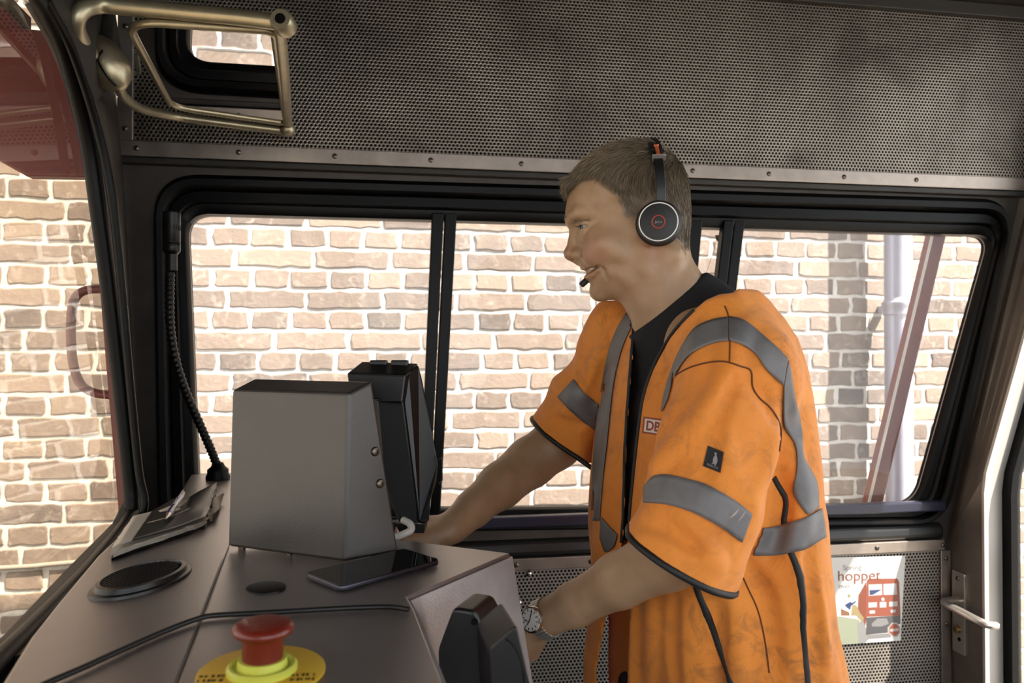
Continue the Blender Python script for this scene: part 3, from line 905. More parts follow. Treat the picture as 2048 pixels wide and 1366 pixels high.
# cable lying over the console
cab = [D(px, py, 0.005) if px > 400 else S(px, py, 0.004) for px, py in ((60, 1386), (90, 1368), (160, 1338), (230, 1306), (330, 1262), (400, 1236), (440, 1230), (520, 1226), (640, 1219), (720, 1215), (780, 1214), (818, 1219))]
cab = [S(-60, 1440, 0.004)] + cab
mb = MB(); mb.tube(smooth_path(cab, 6), 0.0027, 10); tag(mb.build('console_cable', M('black_cable', '#0d0c0d', 0.45), smooth=60), 'thin black cable lying across the console in front of the yellow disc', 'cable')

# ---------------------------------------------------------------- sheet-metal display housing
zb = lambda p: (p - CAM).dot(FWD)
hs = thing('display_housing', 'grey sheet-metal display housing with tapered side on the console', 'housing', tuple(D(620, 1105)))
m_sheet = M('grey_sheet_metal', '#4a4745', 0.33, 0.7, var=0.10, vscale=6, rvar=0.12, bump=0.15, bscale=500)
bfl, bfr = D(455, 1093, 0.006), D(690, 1124, 0.006)
zf0, zf1 = zb(bfl), zb(bfr)
bbr = D(798, 1104, 0.006); bbl = bbr + (bfl - bfr)
tfl, tfr = at_d(463, 780, zf0 + 0.012), at_d(697, 787, zf1 + 0.012)
sn0 = (bbr - bfr).cross(tfr - bfr)
tfl = at_plane(463, 780, bfr, (bfl - bfr).cross(tfr - bfr))
tbr = at_plane(745, 762, bfr, sn0); tbl = at_plane(510, 756, tfr, (tfl - tfr).cross(tbr - tfr))
mb = MB(); mb.hexa([bfl, bfr, bbr, bbl, tfl, tfr, tbr, tbl]); body_h = mb.build('casing', m_sheet, hs, bevel=0.004, bseg=3)
sn = (bbr - bfr).cross(tfr - bfr).normalized()
if sn.dot(RIGHT) < 0: sn = -sn
for px, py in ((750, 903), (760, 967)):
    p = at_plane(px, py, bfr, sn); attach(screw_mb(p, sn, 0.0062, 0.004).build('screw', m_screw, smooth=40), hs)
for px in (475, 572):
    t = (px - 455) / 235; p = bfl.lerp(bfr, t) + Vector((0.004, 0.012, -0.002)); mb = MB(); mb.lathe([(0.005, -0.0025), (0.005, 0.002)], Matrix.Translation(p), 12); mb.build('foot', m_screw, hs, smooth=40)
# ---------------------------------------------------------------- black monitor behind it
mo = thing('control_monitor', 'black plastic monitor standing tilted behind the grey housing', 'monitor', tuple(D(800, 1085)))
zm = zf1 + 0.16
prof = [(816, 750), (838, 730), (846, 760), (878, 930), (874, 962), (862, 1000), (860, 1040), (850, 1050), (836, 1044), (806, 806)]
ev = RIGHT * -0.082 + FWD * 0.085 + UP * 0.004
pts = [at_d(px, py, zm + (0.02 if i in (1, 2, 3, 4) else 0.0)) for i, (px, py) in enumerate(prof)]
mb = MB(); mb.prism(pts, ev); mb.build('screen_unit', m_black, mo, bevel=0.003)
q = [at_d(px, py, zm - 0.012) for px, py in ((693, 746), (812, 750), (805, 806), (762, 806), (757, 800), (700, 800))]
mb = MB(); mb.prism(q, FWD * 0.05 + UP * 0.016 + RIGHT * 0.012); mb.build('rear_cover', m_black, mo, bevel=0.004)
q = [at_d(px, py, zm + 0.002) for px, py in ((757, 803), (806, 808), (842, 1046), (800, 1046), (770, 960))]
mb = MB(); mb.prism(q, FWD * 0.03 + RIGHT * -0.01); mb.build('rear_recess', M('matte_black', '#060606', 0.7), mo)
for px in (758, 800):
    p = at_d(px, 728, zm + 0.035); mb = MB(); mb.box((-0.013, -0.008, -0.006), (0.013, 0.008, 0.006), frame_mtx(p, UP, RIGHT)); mb.build('top_lug', m_black, mo, bevel=0.002)
p0 = at_d(876, 920, zm + 0.01); mb = MB(); mb.tube([p0, p0 + RIGHT * 0.006 + UP * 0.004, p0 + RIGHT * 0.006 - UP * 0.03, p0 - UP * 0.036 + RIGHT * 0.001], 0.0012, 8); mb.build('clip', m_black, mo)
q = [at_d(px, py, zm - 0.004) for px, py in ((818, 760), (833, 746), (868, 935), (850, 1030))]
mb = MB(); mb.prism([at_d(790, 1048, zm + 0.01), at_d(850, 1048, zm + 0.01), at_d(848, 1066, zm + 0.01), at_d(800, 1066, zm + 0.01)], FWD * 0.04); mb.build('stand', m_black, mo)
mb = MB(); mb.tube(smooth_path([at_d(790, 1075, zm - 0.02), at_d(808, 1068, zm - 0.02), at_d(822, 1060, zm - 0.015), at_d(820, 1048, zm - 0.01), at_d(806, 1040, zm)], 6), 0.0055, 10)
tag(mb.build('white_cable', M('white_cable_sheath', '#c9c4bc', 0.45), smooth=60), 'short pale cable loop behind the grey housing', 'cable')
# ---------------------------------------------------------------- smartphone
pc4 = [D(602, 1146, 0.010), D(688, 1170, 0.010), D(889, 1116, 0.010), D(800, 1098, 0.010)]
phn = thing('smartphone', 'black smartphone lying face up at the foot of the grey housing', 'phone', tuple(sum(pc4, Vector()) / 4))
ctr = sum(pc4, Vector()) / 4; ax = ((pc4[2] - pc4[1]) + (pc4[3] - pc4[0])).normalized(); nz = PN.normalized(); ay = nz.cross(ax)
L_ = ((pc4[2] - pc4[1]).length + (pc4[3] - pc4[0]).length) / 4; W_ = 0.036
def rr(c, l, w, r): return rounded([c - ax * l - ay * w, c + ax * l - ay * w, c + ax * l + ay * w, c - ax * l + ay * w], r, 6)
mb = MB(); mb.prism(rr(ctr - nz * 0.0075, L_, W_, 0.009), nz * 0.0068); mb.build('phone_body', M('phone_metal_edge', '#4b4b55', 0.22, 0.9), phn, bevel=0.0022, bseg=3)
mb = MB(); mb.prism(rr(ctr - nz * 0.0009, L_ - 0.001, W_ - 0.001, 0.008), nz * 0.0006); mb.build('screen', M('phone_glass', '#030304', 0.04, 0, spec=0.6), phn)
# ---------------------------------------------------------------- controllers on the front face
def controller(name, label, pf, z, dep, circle=None):
    t = thing(name, label, 'controller', tuple(at_d(*pf[0], z)), group=None)
    pts = [at_d(px, py, z + dz) for px, py, dz in [(*p, 0) if len(p) == 2 else p for p in pf]]
    pts = rounded(pts, 0.006, 5)
    mb = MB(); mb.prism(pts, dep); mb.build('housing', m_black, t, bevel=0.005, bseg=3)
    return t, pts
zq = zb(E2) - 0.06
t1, _ = controller('control_unit', 'angular black control unit fixed to the console front, the one behind', [(905, 1216), (948, 1222), (968, 1262), (985, 1460), (880, 1460), (874, 1300)], zq + 0.03, FWD * 0.05 + RIGHT * 0.02)
t2, pts2 = controller('control_unit', 'large rounded black control unit nearest the camera on the console front', [(978, 1298), (1034, 1249), (1064, 1380), (1082, 1490), (988, 1490), (982, 1380)], zq - 0.075, FWD * 0.066 + RIGHT * -0.015 + UP * -0.002)
cc = [at_d(1000 + 48 * math.cos(a), 1365 + 88 * math.sin(a), zq - 0.0315) for a in np.linspace(-1.35, 1.0, 24)]
cc = [CAM + (p - CAM) * ((zq - 0.0758) / (zq - 0.0315)) for p in cc]
mb = MB(); mb.tube(cc, 0.0006, 6); mb.build('groove', m_rubber, t2)
mb = MB(); mb.lathe([(0.004, 0), (0.004, 0.001)], frame_mtx(at_d(949, 1243, zq + 0.0295), -FWD), 14); mb.build('hole', m_rubber, t1)

# ---------------------------------------------------------------- notebook and pen
na, nb2, nc, nd = S(222, 1098, .016), S(411, 1036, .016), S(434, 984, .016), S(267, 1033, .016)
nbk = thing('notebook', 'dog-eared black and white notebook on the console shelf', 'notebook', tuple((na + nc) / 2))
m_page = M('worn_paper', '#b5ab9c', 0.8, var=0.2, vscale=40)
rng = random.Random(5)
uv = lambda u, v: (na * (1 - u) + nb2 * u) * (1 - v) + (nd * (1 - u) + nc * u) * v
def nb_outline(inset, z, wob):
    pts = []
    for a, b in (((0, 0), (1, 0)), ((1, 0), (1, 1)), ((1, 1), (0, 1)), ((0, 1), (0, 0))):
        for k in range(14):
            t = k / 14; u = lerp(a[0], b[0], t); v = lerp(a[1], b[1], t)
            u = 0.5 + (u - .5) * (1 - inset); v = .5 + (v - .5) * (1 - inset)
            p = uv(u, v); corner = max(0, u - 0.55) * max(0, v - 0.35) * 0.06
            pts.append(Vector((p.x + rng.uniform(-wob, wob), p.y + rng.uniform(-wob, wob), z + corner)))
    return pts
mb = MB(); mb.prism(nb_outline(0.0, ZS + 0.0008, 0.001), (0, 0, 0.003)); mb.build('back_cover', m_rubber, nbk)
for i, (ins, z, h, wob) in enumerate(((0.02, 0.0045, 0.004, 0.0022), (0.01, 0.0088, 0.003, 0.003))):
    mb = MB(); mb.prism(nb_outline(ins, ZS + z, wob), (0, 0, h)); mb.build('page_block', m_page, nbk)
# front cover: dark print over pale board
mc = bpy.data.materials.new('notebook_cover'); t = NT(mc)
f = t.noise(55, 5, 0.7, dist=1.0)
tcs = t.new('ShaderNodeUVMap')
sep = t.new('ShaderNodeSeparateXYZ'); t.link(tcs.outputs[0], sep.inputs[0])
worn = t.math('MULTIPLY_ADD', t.math('ADD', sep.outputs[0], t.math('MULTIPLY', f, 0.5)), 9.0, -11.2, clamp=True)
pale = t.math('MULTIPLY_ADD', sep.outputs[0], -60.0, 12.0, clamp=True)
line = t.math('MULTIPLY', t.math('LESS_THAN', t.math('ABSOLUTE', t.math('SUBTRACT', sep.outputs[1], 0.52)), 0.018), t.math('LESS_THAN', t.math('ABSOLUTE', t.math('SUBTRACT', sep.outputs[0], 0.48)), 0.24))
msk = t.math('MAXIMUM', t.math('MAXIMUM', worn, pale), line)
t.link(t.mix(msk, (0.012, 0.011, 0.011), (0.46, 0.42, 0.37)), t.bsdf.inputs['Base Color']); t.bsdf.inputs['Roughness'].default_value = 0.35
N = 14
rows = []
for j in range(N + 1):
    rows.append([])
    for i in range(N + 1):
        u, v = i / N, j / N; p = uv(u, v)
        rows[-1].append(Vector((p.x + rng.uniform(-.0006, .0006), p.y, ZS + 0.0162 + max(0, u - .55) * max(0, v - .35) * 0.06 + 0.0012 * math.sin(u * 7 + v * 3))))
mb = MB(); mb.grid(rows); cov = mb.build('front_cover', mc, nbk, smooth=180, solid=0.0008)
uvl = cov.data.uv_layers.new(name='UVMap')
for lp in cov.data.loops:
    k = lp.vertex_index; uvl.data[lp.index].uv = ((k % (N + 1)) / N, (k // (N + 1)) / N)
# torn curled corner sheets
mb = MB()
for k in range(5):
    r_ = []
    for j in range(8):
        v = 0.15 + j / 8 * 0.85
        r_.append([uv(0.93 + 0.02 * k + rng.uniform(0, .03) + i * 0.03, v + rng.uniform(-.02, .02)) + Vector((0, 0, -0.006 + 0.0015 * k + 0.004 * math.sin(i * 1.3 + k + j) - i * 0.002)) for i in range(4)])
    mb.grid(r_)
mb.build('torn_pages', m_page, nbk, smooth=180)
pa, pb = S(333, 1036, 0.0235), S(367, 986, 0.0265)
pen = thing('ballpoint_pen', 'blue and clear ballpoint pen lying on the notebook', 'pen', tuple((pa + pb) / 2))
m_blue = M('blue_pen', '#26246a', 0.25, coat=0.3); m_clear = M('clear_pen_barrel', '#b8b4c4', 0.15)
q = lambda t_: pa.lerp(pb, t_)
mb = MB(); mb.tube([q(-.03), q(.02), q(0.13)], [0.0008, 0.0018, 0.0042], 12); mb.build('tip', M('pen_tip_metal', '#b9b6b0', 0.25, 0.9), pen, smooth=60)
mb = MB(); mb.tube([q(.13), q(.2), q(.42)], [0.0046, 0.0052, 0.0046], 12); mb.build('grip', m_blue, pen, smooth=60)
mb = MB(); mb.tube([q(.42), q(.82)], [0.0044, 0.0046], 12); mb.build('barrel', m_clear, pen, smooth=60)
mb = MB(); mb.tube([q(.82), q(.95), q(1.0)], [0.0047, 0.0045, 0.003], 12); mb.tube([q(.97) + Vector((0, 0, .006)), q(.62) + Vector((0, 0, .006))], 0.0012, 8); mb.build('cap', m_blue, pen, smooth=60)

# ---------------------------------------------------------------- gooseneck microphone
gp = [(343, 424, 1.42), (343, 505, 1.42), (340, 545, 1.425), (339, 600, 1.43), (341, 660, 1.44), (352, 725, 1.455), (372, 785, 1.475), (398, 845, 1.495), (420, 895, 1.505), (436, 935, 1.51)]
gpw = [at_d(*p) for p in gp]
gm = thing('gooseneck_microphone', 'black gooseneck microphone curving up from the console corner', 'microphone', tuple(S(437, 958)))
m_goose = M('gooseneck_black_metal', '#1b1918', 0.36, 0.6)
neck = smooth_path(gpw[2:], 24)
rad = [0.0085 + 0.0007 * (1 if (i // 2) % 2 else -1) for i in range(len(neck))]
mb = MB(); mb.tube(neck, rad, 14); mb.build('gooseneck', m_goose, gm, smooth=60)
ax_ = (gpw[0] - gpw[1]).normalized(); hl = (gpw[0] - gpw[1]).length
mb = MB(); hm = frame_mtx(gpw[1], ax_)
mb.lathe([(0.0105, -0.035), (0.0105, -0.004), (0.0145, 0.0), (0.0165, 0.003), (0.0165, 0.018), (0.0158, 0.019), (0.0158, 0.021), (0.0165, 0.022), (0.0165, hl - 0.002), (0.014, hl), (0.001, hl + 0.001)], hm, 28); head_m = mb.build('microphone_head', m_goose, gm, smooth=40)
for k in range(18):
    a = 2 * math.pi * k / 18; p = hm @ Vector((0.0166 * math.cos(a), 0.0166 * math.sin(a), 0.048)); b = MB()
    b.box((-0.0009, -0.0004, -0.005), (0.0009, 0.0004, 0.005), frame_mtx(p, ax_, Vector(hm.to_3x3() @ Vector((-math.sin(a), math.cos(a), 0))))); b.build('slot', m_rubber, head_m)
bs = S(437, 960); bm_ = Matrix.Translation(Vector((gpw[-1].x, gpw[-1].y, ZS + 0.0005)))
h_ = max(0.012, gpw[-1].z - ZS)
mb = MB(); mb.lathe([(0.024, 0), (0.024, 0.006), (0.021, 0.012), (0.021, 0.020), (0.014, 0.026), (0.010, max(0.03, h_ + 0.01))], bm_, 26); mb.build('base', m_rubber, gm, smooth=40)

# ================================================================ sun visor mirror on its jointed arm
ZM = 1.93
vm_ = thing('cab_mirror', 'aluminium framed cab mirror on a jointed arm under the ceiling', 'mirror', tuple(at_z(240, 100, ZM)))
m_cast = M('cast_aluminium', '#a79d83', 0.36, 0.8, var=0.12, vscale=25, rvar=0.2, bump=0.1, bscale=300)
mir = bpy.data.materials.new('mirror_glass'); t = NT(mir); t.bsdf.inputs['Metallic'].default_value = 1; t.bsdf.inputs['Roughness'].default_value = 0.01; t.bsdf.inputs['Base Color'].default_value = (0.8, 0.8, 0.8, 1)
MZ = lambda px, py, h=0.0: at_z(px, py, ZM + h)
mc4 = [MZ(252, 42), MZ(548, 62), MZ(572, 247), MZ(343, 214)]
ml = rounded(mc4, [0.05, 0.02, 0.02, 0.04], 8)
mb = MB(); mb.prism(ml, (0, 0, 0.004)); mb.build('mirror_glass', mir, vm_)
mb = MB(); mb.tube(ml, 0.0062, 10, closed=True); mb.build('mirror_frame', m_cast, vm_, smooth=60)
zr = lambda px, py, h=0.0: (at_z(px, py, ZM + h) - CAM).dot(FWD)
arm = [at_d(566, 46, 1.06), at_d(470, 34, 1.06), at_d(360, 24, 1.06), at_d(250, 14, 1.05), at_d(200, 10, 1.04), at_d(166, 20, 1.02), at_d(152, 46, 1.02), at_d(160, 76, 1.05), at_d(180, 106, 1.12)]
mb = MB(); mb.tube(smooth_path(arm, 8), 0.0118, 16); mb.build('arm', m_cast, vm_, smooth=60)
low = [at_d(236, 172, 1.20), at_d(250, 196, 1.27), at_d(285, 218, 1.38), MZ(350, 233, -.004), MZ(430, 244, -.004), MZ(515, 255, -.004), MZ(574, 262, -.004)]
ls = smooth_path(low, 8)
mb = MB(); mb.tube(ls, [lerp(0.0085, 0.0095, i / len(ls)) for i in range(len(ls))], 14); mb.build('arm', m_cast, vm_, smooth=60)
rpst = [MZ(560, 60, -.002), MZ(566, 120, -.002), MZ(571, 180, -.002), MZ(576, 250, -.002)]
mb = MB(); mb.tube(smooth_path(rpst, 6), 0.0095, 14, flat=0.7); mb.build('end_bar', m_cast, vm_, smooth=60)
mb = MB(); jp = at_d(566, 45, 1.055); jm = frame_mtx(jp + FWD * 0.014, -FWD); mb.lathe([(0.017, 0), (0.017, 0.022), (0.014, 0.027), (0.007, 0.027)], jm, 24); mb.build('joint', m_cast, vm_, smooth=40)
mb = MB(); mb.lathe([(0.0075, 0.0), (0.0075, 0.0282), (0.001, 0.0282)], jm, 18); mb.build('bolt', m_rubber, vm_, smooth=40)
mb = MB(); mb.sphere(MZ(575, 258, -.003), 0.0165, 18, 12); mb.build('joint', m_cast, vm_, smooth=180)
# clamp body
ca, cb_ = at_d(186, 88, 1.165), at_d(240, 170, 1.165)
cp = [ca.lerp(cb_, t_) for t_ in (-0.12, 0.0, 0.2, 0.45, 0.7, 0.9, 1.02, 1.08)]
mb = MB(); mb.tube(cp, [0.010, 0.022, 0.030, 0.033, 0.031, 0.025, 0.014, 0.008], 24); mb.build('clamp', m_cast, vm_, smooth=60)
mb = MB(); mb.tube(smooth_path([at_d(205, 100, 1.125), at_d(196, 120, 1.13), at_d(212, 150, 1.132), at_d(232, 172, 1.15)], 6), 0.0015, 8); mb.build('seam', m_rubber, vm_)
mb = MB(); mb.tube([ca.lerp(cb_, .3), ca.lerp(cb_, .3) + Vector((-0.03, 0.10, 0.10)), ca.lerp(cb_, .3) + Vector((-0.05, 0.2, 0.35))], 0.014, 14); mb.build('mount', m_darkpaint, vm_, smooth=60)
mb = MB(); mb.prism([at_d(268, 108, 1.45), at_d(276, 110, 1.45), at_d(281, 146, 1.45), at_d(272, 148, 1.45)], FWD * 0.006); mb.build('latch_tab', m_cast, vm_, bevel=0.001)

# ================================================================ poster
YP = YW - 0.0125
pst = thing('poster', 'safety poster with red locomotive and word hoppet on lower panel', 'poster', (W(1730, 1200).x, YP, 0.75))
Pp = lambda x, y, l=0: at_y(1650 + x / 4.775, 1080 + y / 4.775, YP - 0.0012 - 0.00008 * l)
mb = MB(); mb.prism([Pp(-40, 170), Pp(768, 150), Pp(722, 960), Pp(-40, 1012)], (0, 0.0011, 0)); mb.build('sheet', M('poster_paper', '#d6d4d0', 0.4), pst)
def pp(name, col, polys, l=1):
    mb = MB()
    for pl in polys: mb.prism([Pp(x, y, l) for x, y in pl], (0, 0.00005, 0))
    return mb.build(name, M('poster_' + name, col, 0.4), pst)
pp('grass_print', '#8e937f', [[(-40, 720), (150, 730), (330, 760), (330, 985), (-40, 1010)]])
pp('loco_side_print', '#7d4536', [[(395, 395), (318, 530), (312, 700), (385, 830), (400, 720)]])
pp('loco_front_print', '#8c4c3b', [[(400, 385), (420, 370), (690, 368), (708, 400), (722, 720), (385, 735)]], 2)
pp('window_print', '#b0b0b2', [[(415, 425), (545, 420), (548, 525), (418, 535)], [(557, 420), (682, 414), (688, 522), (558, 525)], [(415, 597), (497, 594), (497, 642), (415, 647)], [(522, 592), (586, 590), (586, 644), (522, 646)], [(612, 590), (692, 586), (692, 632), (612, 637)],
    [(540, 553), (556, 549), (570, 560), (566, 580), (548, 584), (538, 572)], [(422, 680), (440, 672), (478, 672), (480, 700), (428, 706)], [(625, 668), (672, 664), (676, 690), (630, 696)]], 3)
pp('blue_pane_print', '#303f68', [[(425, 480), (540, 474), (455, 524), (428, 524)]], 4)
pp('blue_jacket_print', '#303f68', [[(190, 620), (240, 590), (262, 600), (300, 575), (290, 598), (250, 630), (240, 668), (205, 640)]], 4)
pp('bogie_print', '#504f52', [[(395, 740), (720, 720), (722, 800), (600, 830), (600, 885), (390, 905), (395, 830)]], 3)
pp('bogie_light_print', '#807f80', [[(445, 800), (500, 750), (590, 748), (610, 800), (540, 826), (450, 826)], [(410, 905), (620, 890), (630, 930), (420, 945)]], 4)
pp('child_print', '#93845e', [[(215, 520), (240, 516), (244, 545), (220, 552)], [(262, 620), (300, 622), (330, 690), (372, 745), (360, 790), (300, 720), (250, 720)]], 4)
pp('brick_print', '#7f5a42', [[(150, 655), (230, 690), (235, 722), (155, 722)]], 2)
pp('ballast_print', '#878685', [[(310, 800), (360, 760), (430, 940), (380, 985), (320, 985)]], 2)
oc = [(663 + 62 * math.cos(a), 858 + 74 * math.sin(a)) for a in np.linspace(math.pi / 8, 2 * math.pi + math.pi / 8, 9)[:-1]]
pp('sign_border_print', '#a09c99', [oc], 5)
oc2 = [(663 + 50 * math.cos(a), 858 + 60 * math.sin(a)) for a in np.linspace(math.pi / 8, 2 * math.pi + math.pi / 8, 9)[:-1]]
pp('sign_print', '#8d4434', [oc2], 6)
pp('sign_bar_print', '#a5a19e', [[(622, 850), (704, 842), (704, 868), (622, 876)]], 7)
def ptext(txt, x, y, h, wid, col, l=8):
    tv, tf = text_mesh(txt, 1.0, 0.0)
    mx = max(v[0] for v in tv)
    mb = MB(); mb.add([Pp(x + a / mx * wid, y - b * h - (a / mx) * wid * 0.03, l) for a, b in tv], [tuple(reversed(f_)) for f_ in tf] if False else tf)
    mb.build('lettering', M('poster_ink_' + txt, col, 0.5), pst)
ptext('hoppet', 118, 392, 142, 415, '#8a5445')
ptext('Spring', 170, 288, 72, 180, '#958e8d')
ptext('over', 130, 462, 72, 112, '#958e8d')
# ================================================================ person: field modelling helpers (numbers are metres in a frame with axes right, away, up at the eye point)
CF = np.array([[RIGHT.x, RIGHT.y, RIGHT.z], [FWD.x, FWD.y, FWD.z], [UP.x, UP.y, UP.z]])
CO = np.array(tuple(CAM))
def PX(px, py, d): return np.array([(px - 1024) / F_PX * d, d, (683 - py) / F_PX * d])
def to_world(P): return np.asarray(P) @ CF + CO
def w2c(p): return (np.asarray(p) - CO) @ CF.T

class Field:
    def __init__(self, xs, ys, zs):
        self.ax = [np.asarray(a, np.float32) for a in (xs, ys, zs)]
        self.F = np.full([len(a) for a in self.ax], 0.5, np.float32)
    def sub(self, lo, hi):
        sl = []
        for a, l, h in zip(self.ax, lo, hi):
            i = int(np.searchsorted(a, l)); j = int(np.searchsorted(a, h))
            sl.append(slice(max(0, i - 1), min(len(a), j + 1)))
        return tuple(sl)
    def coords(self, sl):
        return np.meshgrid(*[a[s] for a, s in zip(self.ax, sl)], indexing='ij', sparse=True)
    def put(self, fn, lo, hi, k=0.0, op='union'):
        sl = self.sub(np.asarray(lo) - k - 0.008, np.asarray(hi) + k + 0.008)
        if any(s.stop - s.start < 2 for s in sl): return
        g = fn(*self.coords(sl)).astype(np.float32)
        A = self.F[sl]
        if op == 'union': self.F[sl] = smin(A, g, k)
        elif op == 'cut': self.F[sl] = -smin(-A, g, k)
        elif op == 'inter': self.F[sl] = -smin(-A, -g, k)
    def sphere(self, c, r, k=0.0, op='union'):
        c = np.asarray(c, float); R = np.asarray(r if hasattr(r, '__len__') else (r, r, r), float)
        def fn(X, Y, Z):
            q = np.sqrt(((X - c[0]) / R[0]) ** 2 + ((Y - c[1]) / R[1]) ** 2 + ((Z - c[2]) / R[2]) ** 2)
            return (q - 1) * R.min()
        m = R.max() * 0 + R
        self.put(fn, c - m, c + m, k, op)
    def ell(self, c, r, axes, k=0.0, op='union'):
        """ellipsoid with its own axes (rows)"""
        c = np.asarray(c, float); R = np.asarray(r, float); A = np.asarray(axes, float)
        def fn(X, Y, Z):
            x, y, z = X - c[0], Y - c[1], Z - c[2]
            q = 0
            for i in range(3): q = q + ((x * A[i, 0] + y * A[i, 1] + z * A[i, 2]) / R[i]) ** 2
            return (np.sqrt(q) - 1) * R.min()
        self.put(fn, c - R.max(), c + R.max(), k, op)
    def cone(self, a, b, ra, rb, k=0.0, op='union', flat=None):
        """capsule with linearly changing radius"""
        a = np.asarray(a, float); b = np.asarray(b, float); ab = b - a; L2 = ab @ ab
        fl = flat
        def fn(X, Y, Z):
            x, y, z = X - a[0], Y - a[1], Z - a[2]
            t = np.clip((x * ab[0] + y * ab[1] + z * ab[2]) / L2, 0, 1)
            dx, dy, dz = x - t * ab[0], y - t * ab[1], z - t * ab[2]
            if fl is not None:
                n, s = fl
                e = dx * n[0] + dy * n[1] + dz * n[2]
                q = np.sqrt(np.maximum(dx * dx + dy * dy + dz * dz + e * e * (s * s - 1), 0))
            else: q = np.sqrt(dx * dx + dy * dy + dz * dz)
            return q - (ra + (rb - ra) * t)
        m = max(ra, rb)
        self.put(fn, np.minimum(a, b) - m, np.maximum(a, b) + m, k, op)
    def chain(self, pts, k=0.0, op='union', k0=None):
        for i in range(len(pts) - 1):
            self.cone(pts[i][0], pts[i + 1][0], pts[i][1], pts[i + 1][1], (k0 if (i == 0 and k0 is not None) else k), op)
    def mesh(self):
        return surface_nets(self.F, *self.ax)

def smin(a, b, k):
    if np.isscalar(k) and k <= 0: return np.minimum(a, b)
    h = np.maximum(k - np.abs(a - b), 0) / k
    return np.minimum(a, b) - h * h * k * 0.25

def surface_nets(F, xs, ys, zs):
    S = F < 0
    nx, ny, nz = F.shape
    cs = [S[i:nx - 1 + i, j:ny - 1 + j, k:nz - 1 + k] for i in (0, 1) for j in (0, 1) for k in (0, 1)]
    cnt = np.zeros((nx - 1, ny - 1, nz - 1), np.int8)
    for c in cs: cnt += c
    I, J, K = np.nonzero((cnt > 0) & (cnt < 8))
    n = len(I)
    pos = np.zeros((n, 3)); num = np.zeros(n)
    corners = [(i, j, k) for i in (0, 1) for j in (0, 1) for k in (0, 1)]
    X = [xs, ys, zs]
    for a in range(8):
        for b in range(a + 1, 8):
            ca, cb = corners[a], corners[b]
            if sum(abs(p - q) for p, q in zip(ca, cb)) != 1: continue
            fa = F[I + ca[0], J + ca[1], K + ca[2]]; fb = F[I + cb[0], J + cb[1], K + cb[2]]
            m = (fa < 0) != (fb < 0)
            t = np.where(m, fa / np.where(m, fa - fb, 1), 0)
            for ax, (idx) in enumerate((I, J, K)):
                pa = X[ax][idx + ca[ax]]; pb = X[ax][idx + cb[ax]]
                pos[:, ax] += np.where(m, pa + (pb - pa) * t, 0)
            num += m
    pos /= num[:, None]
    vid = -np.ones((nx - 1, ny - 1, nz - 1), np.int64)
    vid[I, J, K] = np.arange(n)
    quads = []
    for ax in range(3):
        o1, o2 = [(1, 2), (2, 0), (0, 1)][ax]
        sh = [slice(None)] * 3; sh2 = [slice(None)] * 3
        sh[ax] = slice(0, -1); sh2[ax] = slice(1, None)
        A = S[tuple(sh)]; B = S[tuple(sh2)]
        E = np.argwhere(A != B)
        ok = (E[:, o1] > 0) & (E[:, o2] > 0) & (E[:, o1] < F.shape[o1] - 1) & (E[:, o2] < F.shape[o2] - 1)
        E = E[ok]
        d1 = np.zeros(3, int); d1[o1] = 1; d2 = np.zeros(3, int); d2[o2] = 1
        q = [vid[tuple((E - d1 - d2).T)], vid[tuple((E - d2).T)], vid[tuple(E.T)], vid[tuple((E - d1).T)]]
        Q = np.stack(q, 1)
        inside = A[tuple(E.T)]
        Q[~inside] = Q[~inside][:, ::-1]
        quads.append(Q)
    Q = np.concatenate(quads)
    return pos, Q[(Q >= 0).all(1)]

def relax(V, Q, it=2, lam=0.5):
    n = len(V)
    e = np.concatenate([Q[:, [0, 1]], Q[:, [1, 2]], Q[:, [2, 3]], Q[:, [3, 0]]])
    e = np.concatenate([e, e[:, ::-1]])
    deg = np.bincount(e[:, 0], minlength=n)[:, None]
    for _ in range(it):
        acc = np.stack([np.bincount(e[:, 0], V[e[:, 1], a], minlength=n) for a in range(3)], 1)
        V = V + lam * (acc / np.maximum(deg, 1) - V)
    return V

def np_mesh(name, Vw, Q, mats, parent=None, mat_idx=None, smooth=True):
    me = bpy.data.meshes.new(name)
    me.vertices.add(len(Vw)); me.vertices.foreach_set('co', np.asarray(Vw, np.float32).ravel())
    k = Q.shape[1]
    me.loops.add(Q.size); me.loops.foreach_set('vertex_index', Q.astype(np.int32).ravel())
    me.polygons.add(len(Q)); me.polygons.foreach_set('loop_start', np.arange(0, Q.size, k, dtype=np.int32))
    for m in mats: me.materials.append(m)
    if mat_idx is not None: me.polygons.foreach_set('material_index', mat_idx.astype(np.int32))
    me.polygons.foreach_set('use_smooth', [smooth] * len(Q))
    me.update(calc_edges=True); me.validate()
    o = bpy.data.objects.new(name, me); COL.objects.link(o)
    if parent is not None: attach(o, parent)
    return o

_rs = np.random.RandomState(3)
_LAT = _rs.rand(32, 32, 32).astype(np.float32)
def vnoise(x, y, z):
    """smooth value noise, -1..1"""
    def f(t): i = np.floor(t).astype(int); r = (t - i).astype(np.float32); return i % 32, (i + 1) % 32, r * r * (3 - 2 * r)
    x, y, z = np.broadcast_arrays(x, y, z)
    x0, x1, u = f(x); y0, y1, v = f(y); z0, z1, w = f(z)
    L = _LAT
    c = lambda a, b, d: L[a, b, d]
    r = ((c(x0, y0, z0) * (1 - u) + c(x1, y0, z0) * u) * (1 - v) + (c(x0, y1, z0) * (1 - u) + c(x1, y1, z0) * u) * v) * (1 - w) + \
        ((c(x0, y0, z1) * (1 - u) + c(x1, y0, z1) * u) * (1 - v) + (c(x0, y1, z1) * (1 - u) + c(x1, y1, z1) * u) * v) * w
    return r * 2 - 1

